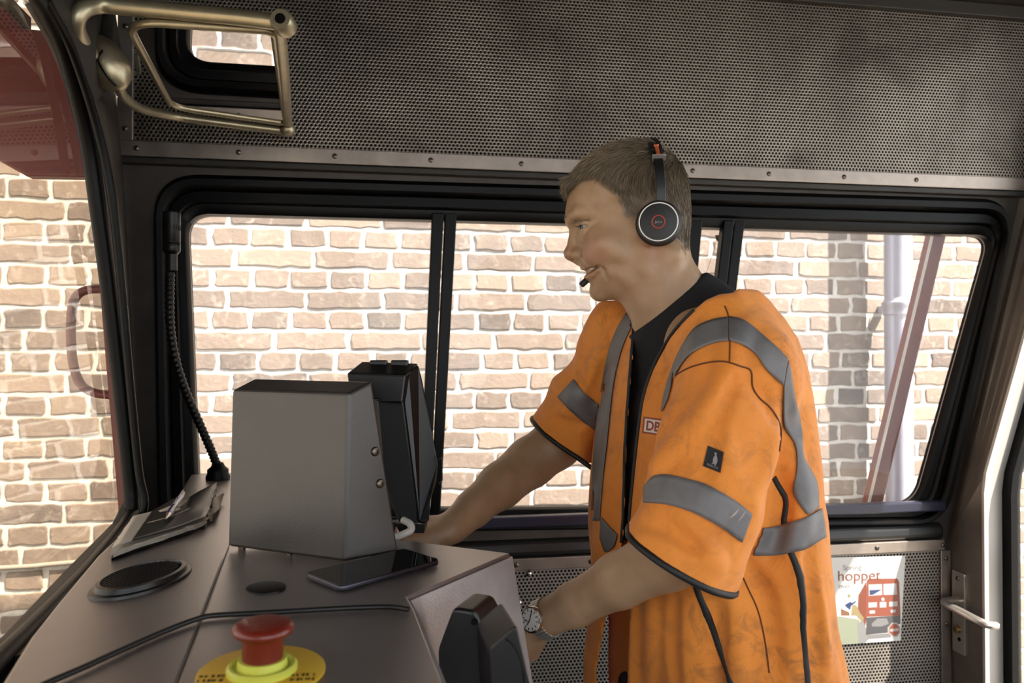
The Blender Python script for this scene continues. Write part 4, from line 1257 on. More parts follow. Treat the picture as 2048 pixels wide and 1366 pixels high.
def poly_sd(poly, gx, gy):
    """signed distance (inside negative) of a closed 2D polygon on a grid"""
    P = np.asarray(poly, float); X, Y = np.meshgrid(gx, gy, indexing='ij')
    d = np.full(X.shape, 1e9); ins = np.zeros(X.shape, bool)
    for i in range(len(P)):
        a = P[i - 1]; b = P[i]; e = b - a
        t = np.clip(((X - a[0]) * e[0] + (Y - a[1]) * e[1]) / (e @ e + 1e-18), 0, 1)
        d = np.minimum(d, (X - a[0] - t * e[0]) ** 2 + (Y - a[1] - t * e[1]) ** 2)
        c = ((a[1] > Y) != (b[1] > Y)) & (X < (b[0] - a[0]) * (Y - a[1]) / (b[1] - a[1] + 1e-18) + a[0])
        ins ^= c
    d = np.sqrt(d)
    return np.where(ins, -d, d)
def cr_closed(pts, n=5):
    return [(p.x, p.y) for p in smooth_path([(x, y, 0) for x, y in pts], n, closed=True)]
class Map2:
    def __init__(self, gx, gy, T): self.gx, self.gy, self.T = gx, gy, T
    def __call__(self, x, y):
        i = np.clip((x - self.gx[0]) / (self.gx[1] - self.gx[0]), 0, len(self.gx) - 1.001)
        j = np.clip((y - self.gy[0]) / (self.gy[1] - self.gy[0]), 0, len(self.gy) - 1.001)
        i0 = i.astype(int); j0 = j.astype(int); u = i - i0; v = j - j0; T = self.T
        return (T[i0, j0] * (1 - u) + T[i0 + 1, j0] * u) * (1 - v) + (T[i0, j0 + 1] * (1 - u) + T[i0 + 1, j0 + 1] * u) * v
def axis(segs):
    """joined ranges with their own spacing: [(start, end, step), ...]"""
    out = []
    for a, b, s in segs:
        n = max(1, int(round((b - a) / s))); out += list(np.linspace(a, b, n, endpoint=False))
    out.append(segs[-1][1]); return np.array(out)
# ================================================================ person
HS = 1.14 / F_PX                      # metres per photograph pixel at the head's distance
HC = PX(1262, 440, 1.14)              # head reference point
_ph = 0.13
HL = np.array([math.sin(_ph), math.cos(_ph), 0.0])      # lateral axis, away from the camera
HA = np.array([math.cos(_ph), -math.sin(_ph), 0.0])     # towards the back of the head
HU = np.array([0.0, 0.0, 1.0])
hx = lambda px: (px - 1262) * HS
hy = lambda py: (440 - py) * HS
def HP(px, py, w): return HC + HA * hx(px) + HU * hy(py) + HL * w
def head_loc(X, Y, Z):
    x, y, z = X - HC[0], Y - HC[1], Z - HC[2]
    return x * HA[0] + y * HA[1] + 0 * z, z + 0 * x + 0 * y, x * HL[0] + y * HL[1] + 0 * z

skin_prof = [(1138, 385), (1134, 402), (1131, 420), (1131, 434), (1136, 446), (1143, 456), (1149, 470), (1151, 490), (1151, 508), (1153, 521), (1158, 529), (1162, 535), (1168, 540), (1172, 543), (1171, 548), (1174, 555),
             (1180, 562), (1183, 570), (1185, 580), (1190, 588), (1200, 594), (1216, 598), (1236, 602), (1249, 612), (1260, 628), (1272, 648), (1290, 680), (1320, 730), (1400, 730), (1440, 690), (1430, 640), (1410, 590), (1393, 552), (1382, 525), (1377, 500),
             (1377, 470), (1379, 440), (1376, 400), (1366, 362), (1345, 328), (1310, 305), (1268, 297), (1225, 303), (1188, 320), (1158, 348)]
gx = np.linspace(hx(1080), hx(1480), 260); gy = np.linspace(hy(760), hy(260), 320)
SD = poly_sd([(hx(a), hy(b)) for a, b in cr_closed(skin_prof, 4)], gx, gy)
def rbf(pts, vals, gx, gy, p=3.0):
    X, Y = np.meshgrid(gx, gy, indexing='ij'); num = 0; den = 0
    for (a, b), v in zip(pts, vals):
        w = 1.0 / ((np.hypot(X - hx(a), Y - hy(b)) / HS / 20) ** p + 0.15)
        num = num + w * v; den = den + w
    return num / den
ctl = [((1330, 400), .0765, .078), ((1250, 330), .066, .062), ((1290, 380), .076, .074), ((1200, 370), .064, .055), ((1165, 405), .057, .055), ((1195, 405), .063, .055), ((1150, 440), .050, .045), ((1165, 457), .046, .045), ((1188, 457), .050, .045), ((1215, 450), .0605, .05), ((1242, 430), .068, .055),
       ((1160, 497), .031, .050), ((1178, 488), .044, .050), ((1205, 498), .061, .05), ((1168, 522), .034, .038), ((1188, 548), .037, .034), ((1204, 580), .031, .030), ((1225, 545), .053, .045), ((1230, 580), .043, .040), ((1255, 565), .057, .045), ((1290, 540), .066, .050), ((1350, 470), .069, .064), ((1235, 515), .064, .050), ((1280, 470), .073, .06),
       ((1340, 560), .060, .055), ((1300, 620), .058, .056), ((1360, 630), .060, .060), ((1360, 700), .062, .062)]
WT = rbf([c[0] for c in ctl], [c[1] for c in ctl], gx, gy)
RT = rbf([c[0] for c in ctl], [c[2] for c in ctl], gx, gy)
mSD, mW, mR = Map2(gx, gy, SD), Map2(gx, gy, WT), Map2(gx, gy, RT)
def head_field(X, Y, Z, grow=None):
    a, b, w = head_loc(X, Y, Z)
    a, b, w = np.broadcast_arrays(a, b, w)
    sd = mSD(a, b); W = mW(a, b); R = mR(a, b)
    if grow is not None:
        g_ = grow(a, b); sd = sd - g_; W = W + g_ * 0.8
    q = np.maximum(1 + sd / R, 0)
    f = np.sqrt(q ** 2.2 + np.abs(w / W) ** 2.2 + 1e-6) ** (2 / 2.2)
    return (f - 1) * R * 0.6

xs = axis([(-.20, .045, .0045), (.045, .075, .003), (.075, .265, .0017), (.265, .30, .003), (.30, .46, .0055)])
ys = axis([(.80, 1.03, .0045), (1.03, 1.06, .003), (1.06, 1.235, .0019), (1.235, 1.48, .0045)])
zs = axis([(-.48, .03, .0045), (.03, .06, .003), (.06, .315, .0017), (.315, .33, .004)])
B = Field(xs, ys, zs)
lo_h = np.minimum(HP(1090, 740, -.1), HP(1450, 270, .1)) - 0.02; hi_h = np.maximum(HP(1090, 740, .1), HP(1450, 270, -.1)) + 0.02
B.put(head_field, lo_h, hi_h)
S2 = (-1, 1)
# surface half-width of the plain head at a profile point
def WS(px, py):
    a, b = np.array(hx(px)), np.array(hy(py)); q = 1 + mSD(a, b) / mR(a, b)
    return float(mW(a, b) * max(0.0, 1 - max(0.0, q) ** 2.2) ** (1 / 2.2))
def HS_(px, py, s, dw=0.0): return HP(px, py, s * (WS(px, py) + dw))
# brow, nose, cheeks
for s in S2:
    B.cone(HP(1145, 441, .012 * s), HS_(1162, 433, s, -.004), .0085, .0085, .010)
    B.cone(HS_(1162, 433, s, -.005), HS_(1184, 436, s, -.006), .0085, .0070, .010)
    B.sphere(HS_(1206, 494, s, -.0175), (.024, .020, .019), .020)          # cheekbone
    B.sphere(HS_(1196, 515, s, -.013), (.020, .018, .017), .014)          # smiling cheek
B.cone(HP(1151, 455, 0), HP(1145, 502, 0), .0075, .0108, .009)
B.sphere(HP(1142, 506, 0), (.0115, .0115, .0105), .006)
for s in S2:
    B.sphere(HP(1158, 509, .0130 * s), (.0115, .0090, .0095), .004)
    B.cone(HP(1150, 520, .0070 * s), HP(1160, 518, .0115 * s), .0034, .0026, .002, 'cut')
    B.cone(HS_(1169, 494, s, .0016), HS_(1173, 513, s, .0014), .0026, .0032, .006, 'cut')      # crease behind the nostril wing
B.cone(HP(1148, 517, 0), HP(1156, 523, 0), .0045, .0045, .004)
# eyes: sockets, lids, opening
EYE = {}
for s in S2:
    B.sphere(HP(1154, 459, .038 * s), (.019, .016, .0100), .008, 'cut')
    e = HP(1176, 458, .0315 * s); EYE[s] = e
    B.sphere(e, .0137, .005)
    B.cone(HP(1162, 448, .024 * s), HP(1188, 452, .0440 * s), .0042, .0040, .005)      # upper lid fold
    B.cone(HP(1166, 467, .024 * s), HP(1190, 466, .0415 * s), .0036, .0032, .006)      # lower lid
    B.sphere(HP(1166, 459, .0345 * s), (.0140, .0140, .0025), .0010, 'cut')
    nl = [HS_(*p, s, .0012) for p in ((1171, 510), (1184, 521), (1197, 533), (1207, 547), (1213, 562))]
    for i in range(4): B.cone(nl[i], nl[i + 1], .0026 - .0003 * i, .0024 - .0003 * i, .006, 'cut')
# mouth: parted lips drawn back in a half smile
for s in S2:
    up_l = [HP(1169, 537.5, 0), HS_(1175, 535, s, -.003), HS_(1185, 533.5, s, .0005), HS_(1196, 534, s, .001)]
    lw_l = [HP(1177, 555, 0), HS_(1182, 554, s, -.003), HS_(1189, 550.5, s, .0), HS_(1197, 542, s, .001)]
    for i in range(3):
        B.cone(up_l[i], up_l[i + 1], .0046 - .0005 * i, .0042 - .0006 * i, .0035)
        B.cone(lw_l[i], lw_l[i + 1], .0060 - .0010 * i, .0052 - .0010 * i, .0035)
    mo_l = [HP(1166, 544.5, 0), HS_(1175, 543.5, s, .001), HS_(1186, 541, s, .0035), HS_(1196, 537.5, s, .0035)]
    for i in range(3): B.cone(mo_l[i], mo_l[i + 1], .0050 - .0005 * i, .0046 - .0008 * i, .0014, 'cut')
    pass
B.sphere(HP(1199, 585, 0), (.013, .013, .012), .012)                      # chin
for s in S2:
    B.cone(HP(1338, 520, .056 * s), HP(1282, 655, .018 * s), .012, .010, .016)   # neck muscle
    B.ell(HP(1306, 468, .0745 * s), (.016, .029, .008), [HA * .97 + HU * .1, HU, HL], .006)   # ear
    B.cone(HP(1296, 450, .074 * s), HP(1291, 497, .070 * s), .006, .005, .006)
# neck into trunk, shoulders, arms
e1 = np.array([-.95, -.32, 0.]); e2 = np.array([-.32, .95, 0.]); e1 /= np.linalg.norm(e1); e2 /= np.linalg.norm(e2)
TC = np.array([.288, 1.135, 0.])
B.chain([(HP(1335, 600, 0), .050), (np.array([.285, 1.135, -.01]), .075), (np.array([.290, 1.135, -.12]), .085), (np.array([.30, 1.135, -.46]), .085)], .03)
near_arm = [(np.array([.285, .985, .000]), .052), (PX(1440, 880, .905), .050), (PX(1398, 1084, .895), .0415), (PX(1335, 1114, .925), .0400), (PX(1240, 1160, .972), .0350), (PX(1150, 1209, 1.018), .0290), (PX(1082, 1241, 1.05), .0258)]
far_arm = [(np.array([.19, 1.285, .005]), .052), (PX(1172, 822, 1.35), .050), (PX(1112, 888, 1.37), .0465), (PX(1060, 925, 1.355), .0455), (PX(1000, 972, 1.305), .0400), (PX(948, 1016, 1.25), .0310), (PX(906, 1054, 1.205), .0270)]
B.cone(TC + np.array([0, 0, -.02]), near_arm[0][0], .07, .052, .03)
B.cone(TC + np.array([0, 0, -.02]), far_arm[0][0], .07, .052, .03)
for arm_ in (near_arm, far_arm): B.chain(arm_, .012)
def hand(w, fdir, palm_n, thumb_side, curl, scale=1.0):
    """fist round a handle: w wrist, fdir towards the knuckles, palm_n out of the palm, thumb_side towards the thumb"""
    f = np.asarray(fdir, float); f /= np.linalg.norm(f)
    n = np.asarray(palm_n, float); n -= f * (n @ f); n /= np.linalg.norm(n)
    t = np.cross(f, n); t = t if t @ np.asarray(thumb_side, float) > 0 else -t
    R = lambda p, q, ra, rb, k=.006: B.cone(p, q, ra * scale, rb * scale, k)
    W0 = np.asarray(w, float)
    pt = lambda a, b, c: W0 + (f * a + t * b + n * c) * scale
    for b0, b1 in ((-.013, -.030), (-.006, -.010), (.004, .010), (.012, .029)):
        R(pt(.0, b0, 0), pt(.078, b1, -.002), .0165, .0125, .010)
    R(pt(.01, .014, .004), pt(.045, .030, .012), .0155, .0145, .010)
    for (b, ln, r, sp) in ((.030, .040, .0092, .05), (.010, .045, .0095, .0), (-.010, .042, .0092, -.04), (-.029, .033, .0082, -.09)):
        p = pt(.080, b, -.001); d = f + t * sp; a = 0
        for L_, rr_, c_ in ((ln, r, curl[0]), (ln * .66, r * .93, curl[1]), (ln * .5, r * .84, curl[2])):
            a += c_; q = p + (d / np.linalg.norm(d) * math.cos(a) + n * math.sin(a)) * L_ * scale
            R(p, q, rr_, rr_ * .92, .003); p = q
    p0 = pt(.030, .030, .012); p1 = pt(.060, .040, .030); p2 = pt(.082, .026, .044); p3 = pt(.090, .006, .050)
    R(p0, p1, .0125, .0110, .008); R(p1, p2, .0108, .0100, .003); R(p2, p3, .0098, .0080, .003)
    return pt
near_pt = hand(near_arm[-1][0] + (near_arm[-1][0] - near_arm[-2][0]) * .15, (-.40, .36, -.84), (-.55, .75, .42), (.0, .75, .5), (1.15, 1.2, .8))
far_pt = hand(far_arm[-1][0] + (far_arm[-1][0] - far_arm[-2][0]) * .1, (-1, -.12, -.06), (.05, .25, -1), (.1, -1, .25), (1.15, 1.2, .8))
Vb, Qb = B.mesh()
Vb = relax(Vb, Qb, 2, .35)

# skin material
def skin_mat():
    m = bpy.data.materials.new('skin'); t = NT(m)
    f = t.noise(22, 4, .6); f2 = t.noise(160, 3, .65)
    c = t.ramp(f, [(0.3, (.32, .190, .105)), (0.7, (.40, .255, .148))])
    sp = t.math('MULTIPLY_ADD', f2, 5.0, -2.9, clamp=True)
    c = t.mix(t.math('MULTIPLY', sp, .22), c, (.27, .14, .085))
    at = t.new('ShaderNodeAttribute'); at.attribute_name = 'blush'
    c = t.mix(t.math('MULTIPLY', at.outputs['Fac'], .55), c, (.34, .12, .08))
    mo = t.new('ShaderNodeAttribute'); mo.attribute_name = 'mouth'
    c = t.mix(mo.outputs['Fac'], c, (.055, .018, .014))  # shade of the parted mouth painted into the skin colour
    st = t.new('ShaderNodeAttribute'); st.attribute_name = 'stubble'
    c = t.mix(st.outputs['Fac'], c, (.085, .062, .042))
    b = t.bsdf; t.link(c, b.inputs['Base Color'])
    b.inputs['Roughness'].default_value = .48
    b.inputs['Subsurface Weight'].default_value = .12
    b.inputs['Subsurface Radius'].default_value = (.006, .0025, .0012)
    b.inputs['Subsurface Scale'].default_value = 1.0
    t.bump(t.math('ADD', t.noise(420, 3, .6), t.math('MULTIPLY', f2, .6)), .25, .0006)
    return m
m_skin = skin_mat()
person = thing('person', 'man in orange short-sleeved hi-vis jacket standing and leaning over the console', 'person', (0.47, 1.07, 0.0))
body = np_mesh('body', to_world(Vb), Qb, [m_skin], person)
bl = np.zeros(len(Vb))
for c, r in [(HS_(x, y, -1, 0), .0065) for x, y in ((1176, 536), (1182, 534), (1190, 533), (1180, 554), (1186, 552), (1192, 548), (1175, 555))] + list(((HP(1192, 507, -.05), .022), (HP(1140, 507, 0), .014), (HP(1176, 536, -.012), .008), (HP(1182, 551, -.012), .008), (HP(1172, 535, 0), .007), (HP(1176, 552, 0), .008), (HP(1192, 544, -.022), .008), (HP(1300, 500, -.07), .018), (far_pt(.08, 0, 0), .03), (near_pt(.08, 0, 0), .03))):
    bl = np.maximum(bl, np.exp(-((Vb - c) ** 2).sum(1) / r ** 2))
a_ = body.data.attributes.new('blush', 'FLOAT', 'POINT'); a_.data.foreach_set('value', bl.astype(np.float32))
HM = lambda p: Vector(to_world(p))
vdir = lambda v: Vector(tuple(np.asarray(v) @ CF))
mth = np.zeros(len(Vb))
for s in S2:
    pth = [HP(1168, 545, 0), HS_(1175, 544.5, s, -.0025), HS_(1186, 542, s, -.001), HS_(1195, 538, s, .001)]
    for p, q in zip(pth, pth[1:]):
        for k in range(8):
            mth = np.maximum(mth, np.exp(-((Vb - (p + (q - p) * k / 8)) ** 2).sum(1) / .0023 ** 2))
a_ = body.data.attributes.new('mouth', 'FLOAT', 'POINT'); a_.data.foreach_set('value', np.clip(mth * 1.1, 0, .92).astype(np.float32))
# eyes and teeth
m_eye = M('eye_white', '#857870', .15); m_iris = M('iris_blue_grey', '#2e3338', .12)
for s in S2:
    e = EYE[s]; mb = MB(); mb.sphere(HM(e), .0124, 20, 14); ey = mb.build('eye', m_eye, person, smooth=180)
    g_ = vdir(-HA * .90 - HL * .38 - HU * .16).normalized()
    mb = MB(); im = frame_mtx(HM(e), g_); mb.lathe([(.0072, .0101), (.0056, .0114), (.003, .0126), (.0005, .0129)], im, 20); mb.build('iris', m_iris, ey, smooth=180)
tw = []
for k in range(15):
    u = -1 + 2 * k / 14; px_ = 1175 + 19 * abs(u) ** 1.6; w = np.sign(u) * max(0.0, (WS(px_, 541) - .0020 + .0026 * abs(u))) * min(1, abs(u) * 3)
    tw.append([HM(HP(px_ + 2, y - 5.0 * u * u, w)) for y in (538, 540.5, 543)])
mb = MB(); mb.grid(tw); mb.build('teeth', M('teeth', '#cfc3ad', .2), person, smooth=180, solid=.0015)
# eyebrows, fine hairs
def hair_mat():
    m = bpy.data.materials.new('hair_ash_brown'); t = NT(m)
    at = t.new('ShaderNodeAttribute'); at.attribute_name = 'shade'
    c = t.ramp(at.outputs['Fac'], [(0.0, (.06, .046, .031)), (0.5, (.155, .117, .076)), (1.0, (.38, .30, .20))])
    t.link(c, t.bsdf.inputs['Base Color']); t.bsdf.inputs['Roughness'].default_value = .5
    t.bsdf.inputs['Specular IOR Level'].default_value = .35
    return m
m_hair = hair_mat()
def strands(name, roots, dirs, lens, wid, bend, shade, parent, rs):
    """thin tapered blades: roots, start directions, end droop vectors"""
    n = len(roots)
    side = np.cross(dirs, rs.normal(size=(n, 3))); side /= np.linalg.norm(side, axis=1)[:, None] + 1e-9
    p0 = roots; p1 = roots + dirs * (lens * .5)[:, None]; d2 = dirs + bend; d2 /= np.linalg.norm(d2, axis=1)[:, None]
    p2 = p1 + d2 * (lens * .5)[:, None]
    w = side * wid[:, None]
    V = np.stack([p0 - w, p0 + w, p1 - w * .8, p1 + w * .8, p2 - w * .15, p2 + w * .15], 1).reshape(-1, 3)
    b = np.arange(n)[:, None] * 6
    Q = np.concatenate([b + np.array([0, 1, 3, 2]), b + np.array([2, 3, 5, 4])], 0)
    o = np_mesh(name, to_world(V), Q, [m_hair], parent)
    a = o.data.attributes.new('shade', 'FLOAT', 'POINT'); a.data.foreach_set('value', np.repeat(shade, 6).astype(np.float32))
    return o
bvh_b = BVHTree.FromPolygons([Vector(v) for v in Vb], [tuple(q) for q in Qb])
rs = np.random.RandomState(21)
for s in S2:
    r_, d_, l_ = [], [], []
    for k in range(150):
        u = rs.rand(); w = lerp(.012, .046, u) * s
        px_ = lerp(1137, 1176, u ** 1.5) + rs.normal() * 2; py_ = 437 - 5 * math.sin(u * 2.4) + 6 * u + rs.normal() * 2.2
        hit = bvh_b.find_nearest(Vector(HP(px_ + 6, py_, w)))
        nrm = np.array(hit[1]); d = HA * (.5 + .3 * u) + HL * s * (.6 - .3 * u) + HU * (.25 - .5 * u); d = d - nrm * (d @ nrm) + nrm * .25
        r_.append(np.array(hit[0]) + nrm * .0003); d_.append(d / np.linalg.norm(d)); l_.append(.005 + rs.rand() * .003)
    strands('eyebrow', np.array(r_), np.array(d_), np.array(l_), np.full(len(r_), .00018), np.tile(-HU * .2, (len(r_), 1)), rs.uniform(.5, 1, len(r_)), person, rs)
    r2, d2_, l2 = [], [], []
    for k in range(46):
        u = .78 * k / 45; c = HP(lerp(1159, 1186, u), 455.5 - 2.5 * math.sin(u * math.pi) + 2 * u, s * lerp(.0265, .0455, u))
        h_ = bvh_b.find_nearest(Vector(c)); dd = -HA * (1 - .5 * u) + HL * s * .5 - HU * .35 + rs.normal(size=3) * .12
        r2.append(np.array(h_[0])); d2_.append(dd / np.linalg.norm(dd)); l2.append(.0055 + rs.rand() * .002)
    strands('eyelashes', np.array(r2), np.array(d2_), np.array(l2), np.full(len(r2), .00026), np.tile(HU * .4, (len(r2), 1)), np.full(len(r2), .0), person, rs)

# ---------------------------------------------------------------- hair: cropped shell plus strands
hairline = [(1117, 388), (1123, 372), (1136, 345), (1172, 314), (1215, 292), (1266, 284), (1312, 294), (1352, 320), (1378, 362), (1390, 410), (1390, 455), (1384, 490), (1380, 508), (1366, 512), (1352, 506), (1340, 500), (1310, 470), (1285, 460), (1262, 458), (1248, 452), (1240, 437), (1234, 422), (1222, 402), (1206, 384), (1190, 372), (1170, 372), (1152, 380), (1138, 391), (1126, 396)]
HLD = poly_sd([(hx(a), hy(b)) for a, b in cr_closed(hairline, 4)], gx, gy)
THK = np.clip(-HLD / .012, -1, 1)
Xg, Yg = np.meshgrid(gx, gy, indexing='ij')
topness = np.clip((Yg - hy(420)) / (hy(300) - hy(420)), 0, 1); frontness = np.clip((hx(1200) - Xg) / (hx(1200) - hx(1130)), 0, 1)
TH0 = -.0022 + np.where(THK > 0, THK * (.0042 + .0075 * topness + .006 * frontness * topness), THK * .004 - .001)
TH = TH0 - .0040 * (1 - np.clip(topness * 1.8, 0, 1))
mTH = Map2(gx, gy, TH); mT0 = Map2(gx, gy, TH0); mHL = Map2(gx, gy, HLD)
Hh = Field(axis([(.07, .30, .0022)]), axis([(1.03, 1.26, .0026)]), axis([(.10, .325, .0022)]))
def hair_field(X, Y, Z):
    g = head_field(X, Y, Z, grow=lambda a, b: mTH(a, b))
    n = vnoise(X * 160, Y * 160, Z * 110) * .0005
    return g + n
Hh.put(hair_field, (.06, 1.02, .09), (.31, 1.27, .33))
# the fringe stands a little forward of the forehead
Hh.cone(HP(1140, 372, -.035), HP(1140, 370, .035), .0085, .0085, .012)
Hh.cone(HP(1131, 380, -.026), HP(1131, 380, .028), .0048, .0048, .010)
Vh, Qh = Hh.mesh(); Vh = relax(Vh, Qh, 1, .4)
hair = np_mesh('hair', to_world(Vh), Qh, [m_hair], person)
def scatter(V, Q, NS, side):
    tri = np.concatenate([Q[:, :3], Q[:, [0, 2, 3]]]); A3, B3, C3 = V[tri[:, 0]], V[tri[:, 1]], V[tri[:, 2]]
    nr = np.cross(B3 - A3, C3 - A3); ar = np.linalg.norm(nr, axis=1); nr = nr / (ar[:, None] + 1e-12)
    c3 = (A3 + B3 + C3) / 3 - HC; la, lb, lw = c3 @ HA, c3 @ HU, c3 @ HL
    jag = rs.normal(size=len(la)) * .0022 - .003 * ((la < hx(1160)) & (lb > hy(400)))
    ok = (mHL(la, lb) + jag < 0) & (np.abs(lw) < .1) & (lb > hy(520)) & (lb < hy(270)) & (la > hx(1100)) & (la < hx(1400))
    if not side: ok &= mTH(la, lb) > -.0012
    p = ar * ok; p /= p.sum()
    k = rs.choice(len(tri), NS, p=p); u = rs.rand(NS, 1); v = rs.rand(NS, 1); sw = (u + v) > 1; u = np.where(sw, 1 - u, u); v = np.where(sw, 1 - v, v)
    return A3[k] + (B3[k] - A3[k]) * u + (C3[k] - A3[k]) * v, nr[k]
for (V_, Q_, NS, side, nm) in ((Vh, Qh, 26000, False, 'hair_top'), (Vb, Qb, 34000, True, 'hair_sides')):
    roots, N_ = scatter(V_, Q_, NS, side)
    a_r = (roots - HC) @ HA; b_r = (roots - HC) @ HU; w_r = (roots - HC) @ HL
    tp = np.clip((b_r - hy(400)) / (hy(310) - hy(400)), 0, 1)[:, None]; fr = np.clip((hx(1290) - a_r) / (hx(1290) - hx(1150)), 0, 1)[:, None]
    flow = -HA * (tp * .9 + .45 * fr) - HU * (1.1 - tp * .9) + HA * .5 * (1 - fr) * (1 - tp) + HL * rs.normal(size=(NS, 1)) * .18 + HU * rs.normal(size=(NS, 1)) * .15 + HL * np.sign(w_r)[:, None] * .25 * tp
    flow -= N_ * (flow * N_).sum(1)[:, None]; flow /= np.linalg.norm(flow, axis=1)[:, None] + 1e-9
    dirs = flow + N_ * (.16 + .30 * tp * rs.rand(NS, 1)); dirs /= np.linalg.norm(dirs, axis=1)[:, None]
    thp = np.clip((mT0(a_r, b_r) + .0022) / .010, .10, 1)
    ln = (.0045 + .016 * thp) * rs.uniform(.7, 1.2, NS)
    shade = np.clip(.44 + .36 * tp[:, 0] * fr[:, 0] + rs.normal(size=NS) * .17, 0, 1)
    strands(nm, roots - N_ * .0006, dirs, ln, .00015 + .00017 * thp, -N_ * .18, shade, hair, rs)
lh = Vb - HC; a_, b_, w_ = lh @ HA, lh @ HU, lh @ HL
stb = np.clip(-mHL(a_, b_) / .011, 0, 1) * ((np.abs(w_) < .1) & (b_ > hy(520)) & (b_ < hy(270)) & (a_ > hx(1100)) & (a_ < hx(1400))) * .85
a_ = body.data.attributes.new('stubble', 'FLOAT', 'POINT'); a_.data.foreach_set('value', stb.astype(np.float32))
sh_ = hair.data.attributes.new('shade', 'FLOAT', 'POINT'); sh_.data.foreach_set('value', np.full(len(Vh), .28, np.float32))
# ---------------------------------------------------------------- clothes
def torso_sections(us, cr, cd, a, b):
    us = np.array(us)[::-1]; f = lambda v: (lambda u: np.interp(u, us, np.array(v)[::-1]))
    return f(cr), f(cd), f(a), f(b)
SEC = torso_sections(
    [.105, .085, .060, .035, .005, -.04, -.10, -.17, -.28, -.39, -.52, -.64],
    [.288, .288, .289, .289, .289, .289, .288, .286, .288, .293, .304, .312],
    [1.135, 1.135, 1.13, 1.13, 1.13, 1.13, 1.13, 1.13, 1.13, 1.13, 1.13, 1.13],
    [.050, .060, .078, .092, .104, .114, .122, .128, .140, .152, .166, .172],
    [.055, .075, .115, .150, .178, .198, .212, .222, .230, .236, .242, .246])
def torso_field(X, Y, Z, off=0.0, folds=0.0):
    cr_, cd_, a_, b_ = [f(Z) for f in SEC]
    x, y = X - cr_, Y - cd_
    p = x * e1[0] + y * e1[1]; q = x * e2[0] + y * e2[1]
    a_, b_ = a_ - off, b_ - off
    r = (np.abs(p / a_) ** 2.3 + np.abs(q / b_) ** 2.3 + 1e-9) ** (1 / 2.3)
    g = (r - 1) * np.minimum(a_, b_) * .9
    if folds:
        ang = np.arctan2(q, p)
        wgt = np.clip((-.02 - Z) / .35, 0, 1)
        g = g - folds * wgt * (np.sin(ang * 9 + 7 * Z + 1.3 * vnoise(X * 9 + 4, Y * 9, Z * 5)) * .6 + vnoise(X * 22, Y * 22, Z * 7))
        g = g - folds * .5 * vnoise(X * 14 + 9, Y * 14, Z * 16)
    return g
near_slv = [(np.array([.288, 1.00, .012]), .074), (PX(1470, 745, .950), .073), (PX(1438, 880, .912), .0690), (PX(1409, 1000, .893), .0685), (PX(1356, 1120, .880), .0690), (PX(1330, 1190, .875), .0690)]
far_slv = [(np.array([.205, 1.265, .012]), .074), (PX(1196, 785, 1.325), .073), (PX(1126, 880, 1.36), .0705), (PX(1072, 945, 1.37), .069)]
near_hem = (PX(1346, 1118, .88), np.array([-.47, .05, -.88])); far_hem = (PX(1128, 884, 1.36), np.array([-.54, .10, -.84]))
for h_ in (near_hem, far_hem): h_[1][:] /= np.linalg.norm(h_[1])
J = Field(axis([(-.02, .49, .0040)]), axis([(.76, 1.47, .0042)]), axis([(-.64, .125, .0042)]))
J.put(lambda X, Y, Z: torso_field(X, Y, Z, 0, .0062), (-.02, .7, -.66), (.6, 1.5, .12))
def sleeve(pts, hem, seed):
    T = Field(*J.ax)
    T.chain([(p, r) for p, r in pts], .02)
    X, Y, Z = np.meshgrid(*J.ax, indexing='ij', sparse=True)
    n = hem[1]; hd = (X - hem[0][0]) * n[0] + (Y - hem[0][1]) * n[1] + (Z - hem[0][2]) * n[2]
    a = pts[0][0]; b = pts[-2][0]; d = (b - a) / np.linalg.norm(b - a)
    s = (X - a[0]) * d[0] + (Y - a[1]) * d[1] + (Z - a[2]) * d[2]
    # folds: soft creases running obliquely down the sleeve
    fold = .0045 * (1 - 2 * np.abs(np.sin(.5 * (s * 34 + 9 * (X * .8 + Z * .5) / .1 + 2.6 * vnoise(X * 10 + seed, Y * 10, Z * 10))))) * np.clip(s / .06, 0, 1) * np.clip((.33 - s) / .12, .25, 1) + .0052 * vnoise(X * 18 + seed, Y * 18, Z * 13) + .0018 * vnoise(X * 45 + seed, Y * 45, Z * 35)
    T.F = T.F - fold.astype(np.float32)
    inner = Field(*J.ax); dl_ = pts[-1][0] - pts[-2][0]; dl_ = dl_ / np.linalg.norm(dl_); inner.cone(pts[-2][0] - dl_ * .02, pts[-1][0] + dl_ * .04, pts[-2][1] - .017, pts[-1][1] - .014)
    T.F = np.maximum(np.maximum(T.F, hd.astype(np.float32)), -inner.F)
    return T.F
FS1 = sleeve(near_slv, near_hem, 3.0); FS2 = sleeve(far_slv, far_hem, 11.0)
Zk = np.clip((J.ax[2] + .16) / .13, 0, 1)[None, None, :].astype(np.float32)
J.F = smin(J.F, FS1, .004 + .030 * Zk); J.F = smin(J.F, FS2, .004 + .030 * Zk)
J.F = np.maximum(J.F, (J.ax[2] - .070)[None, None, :].astype(np.float32))
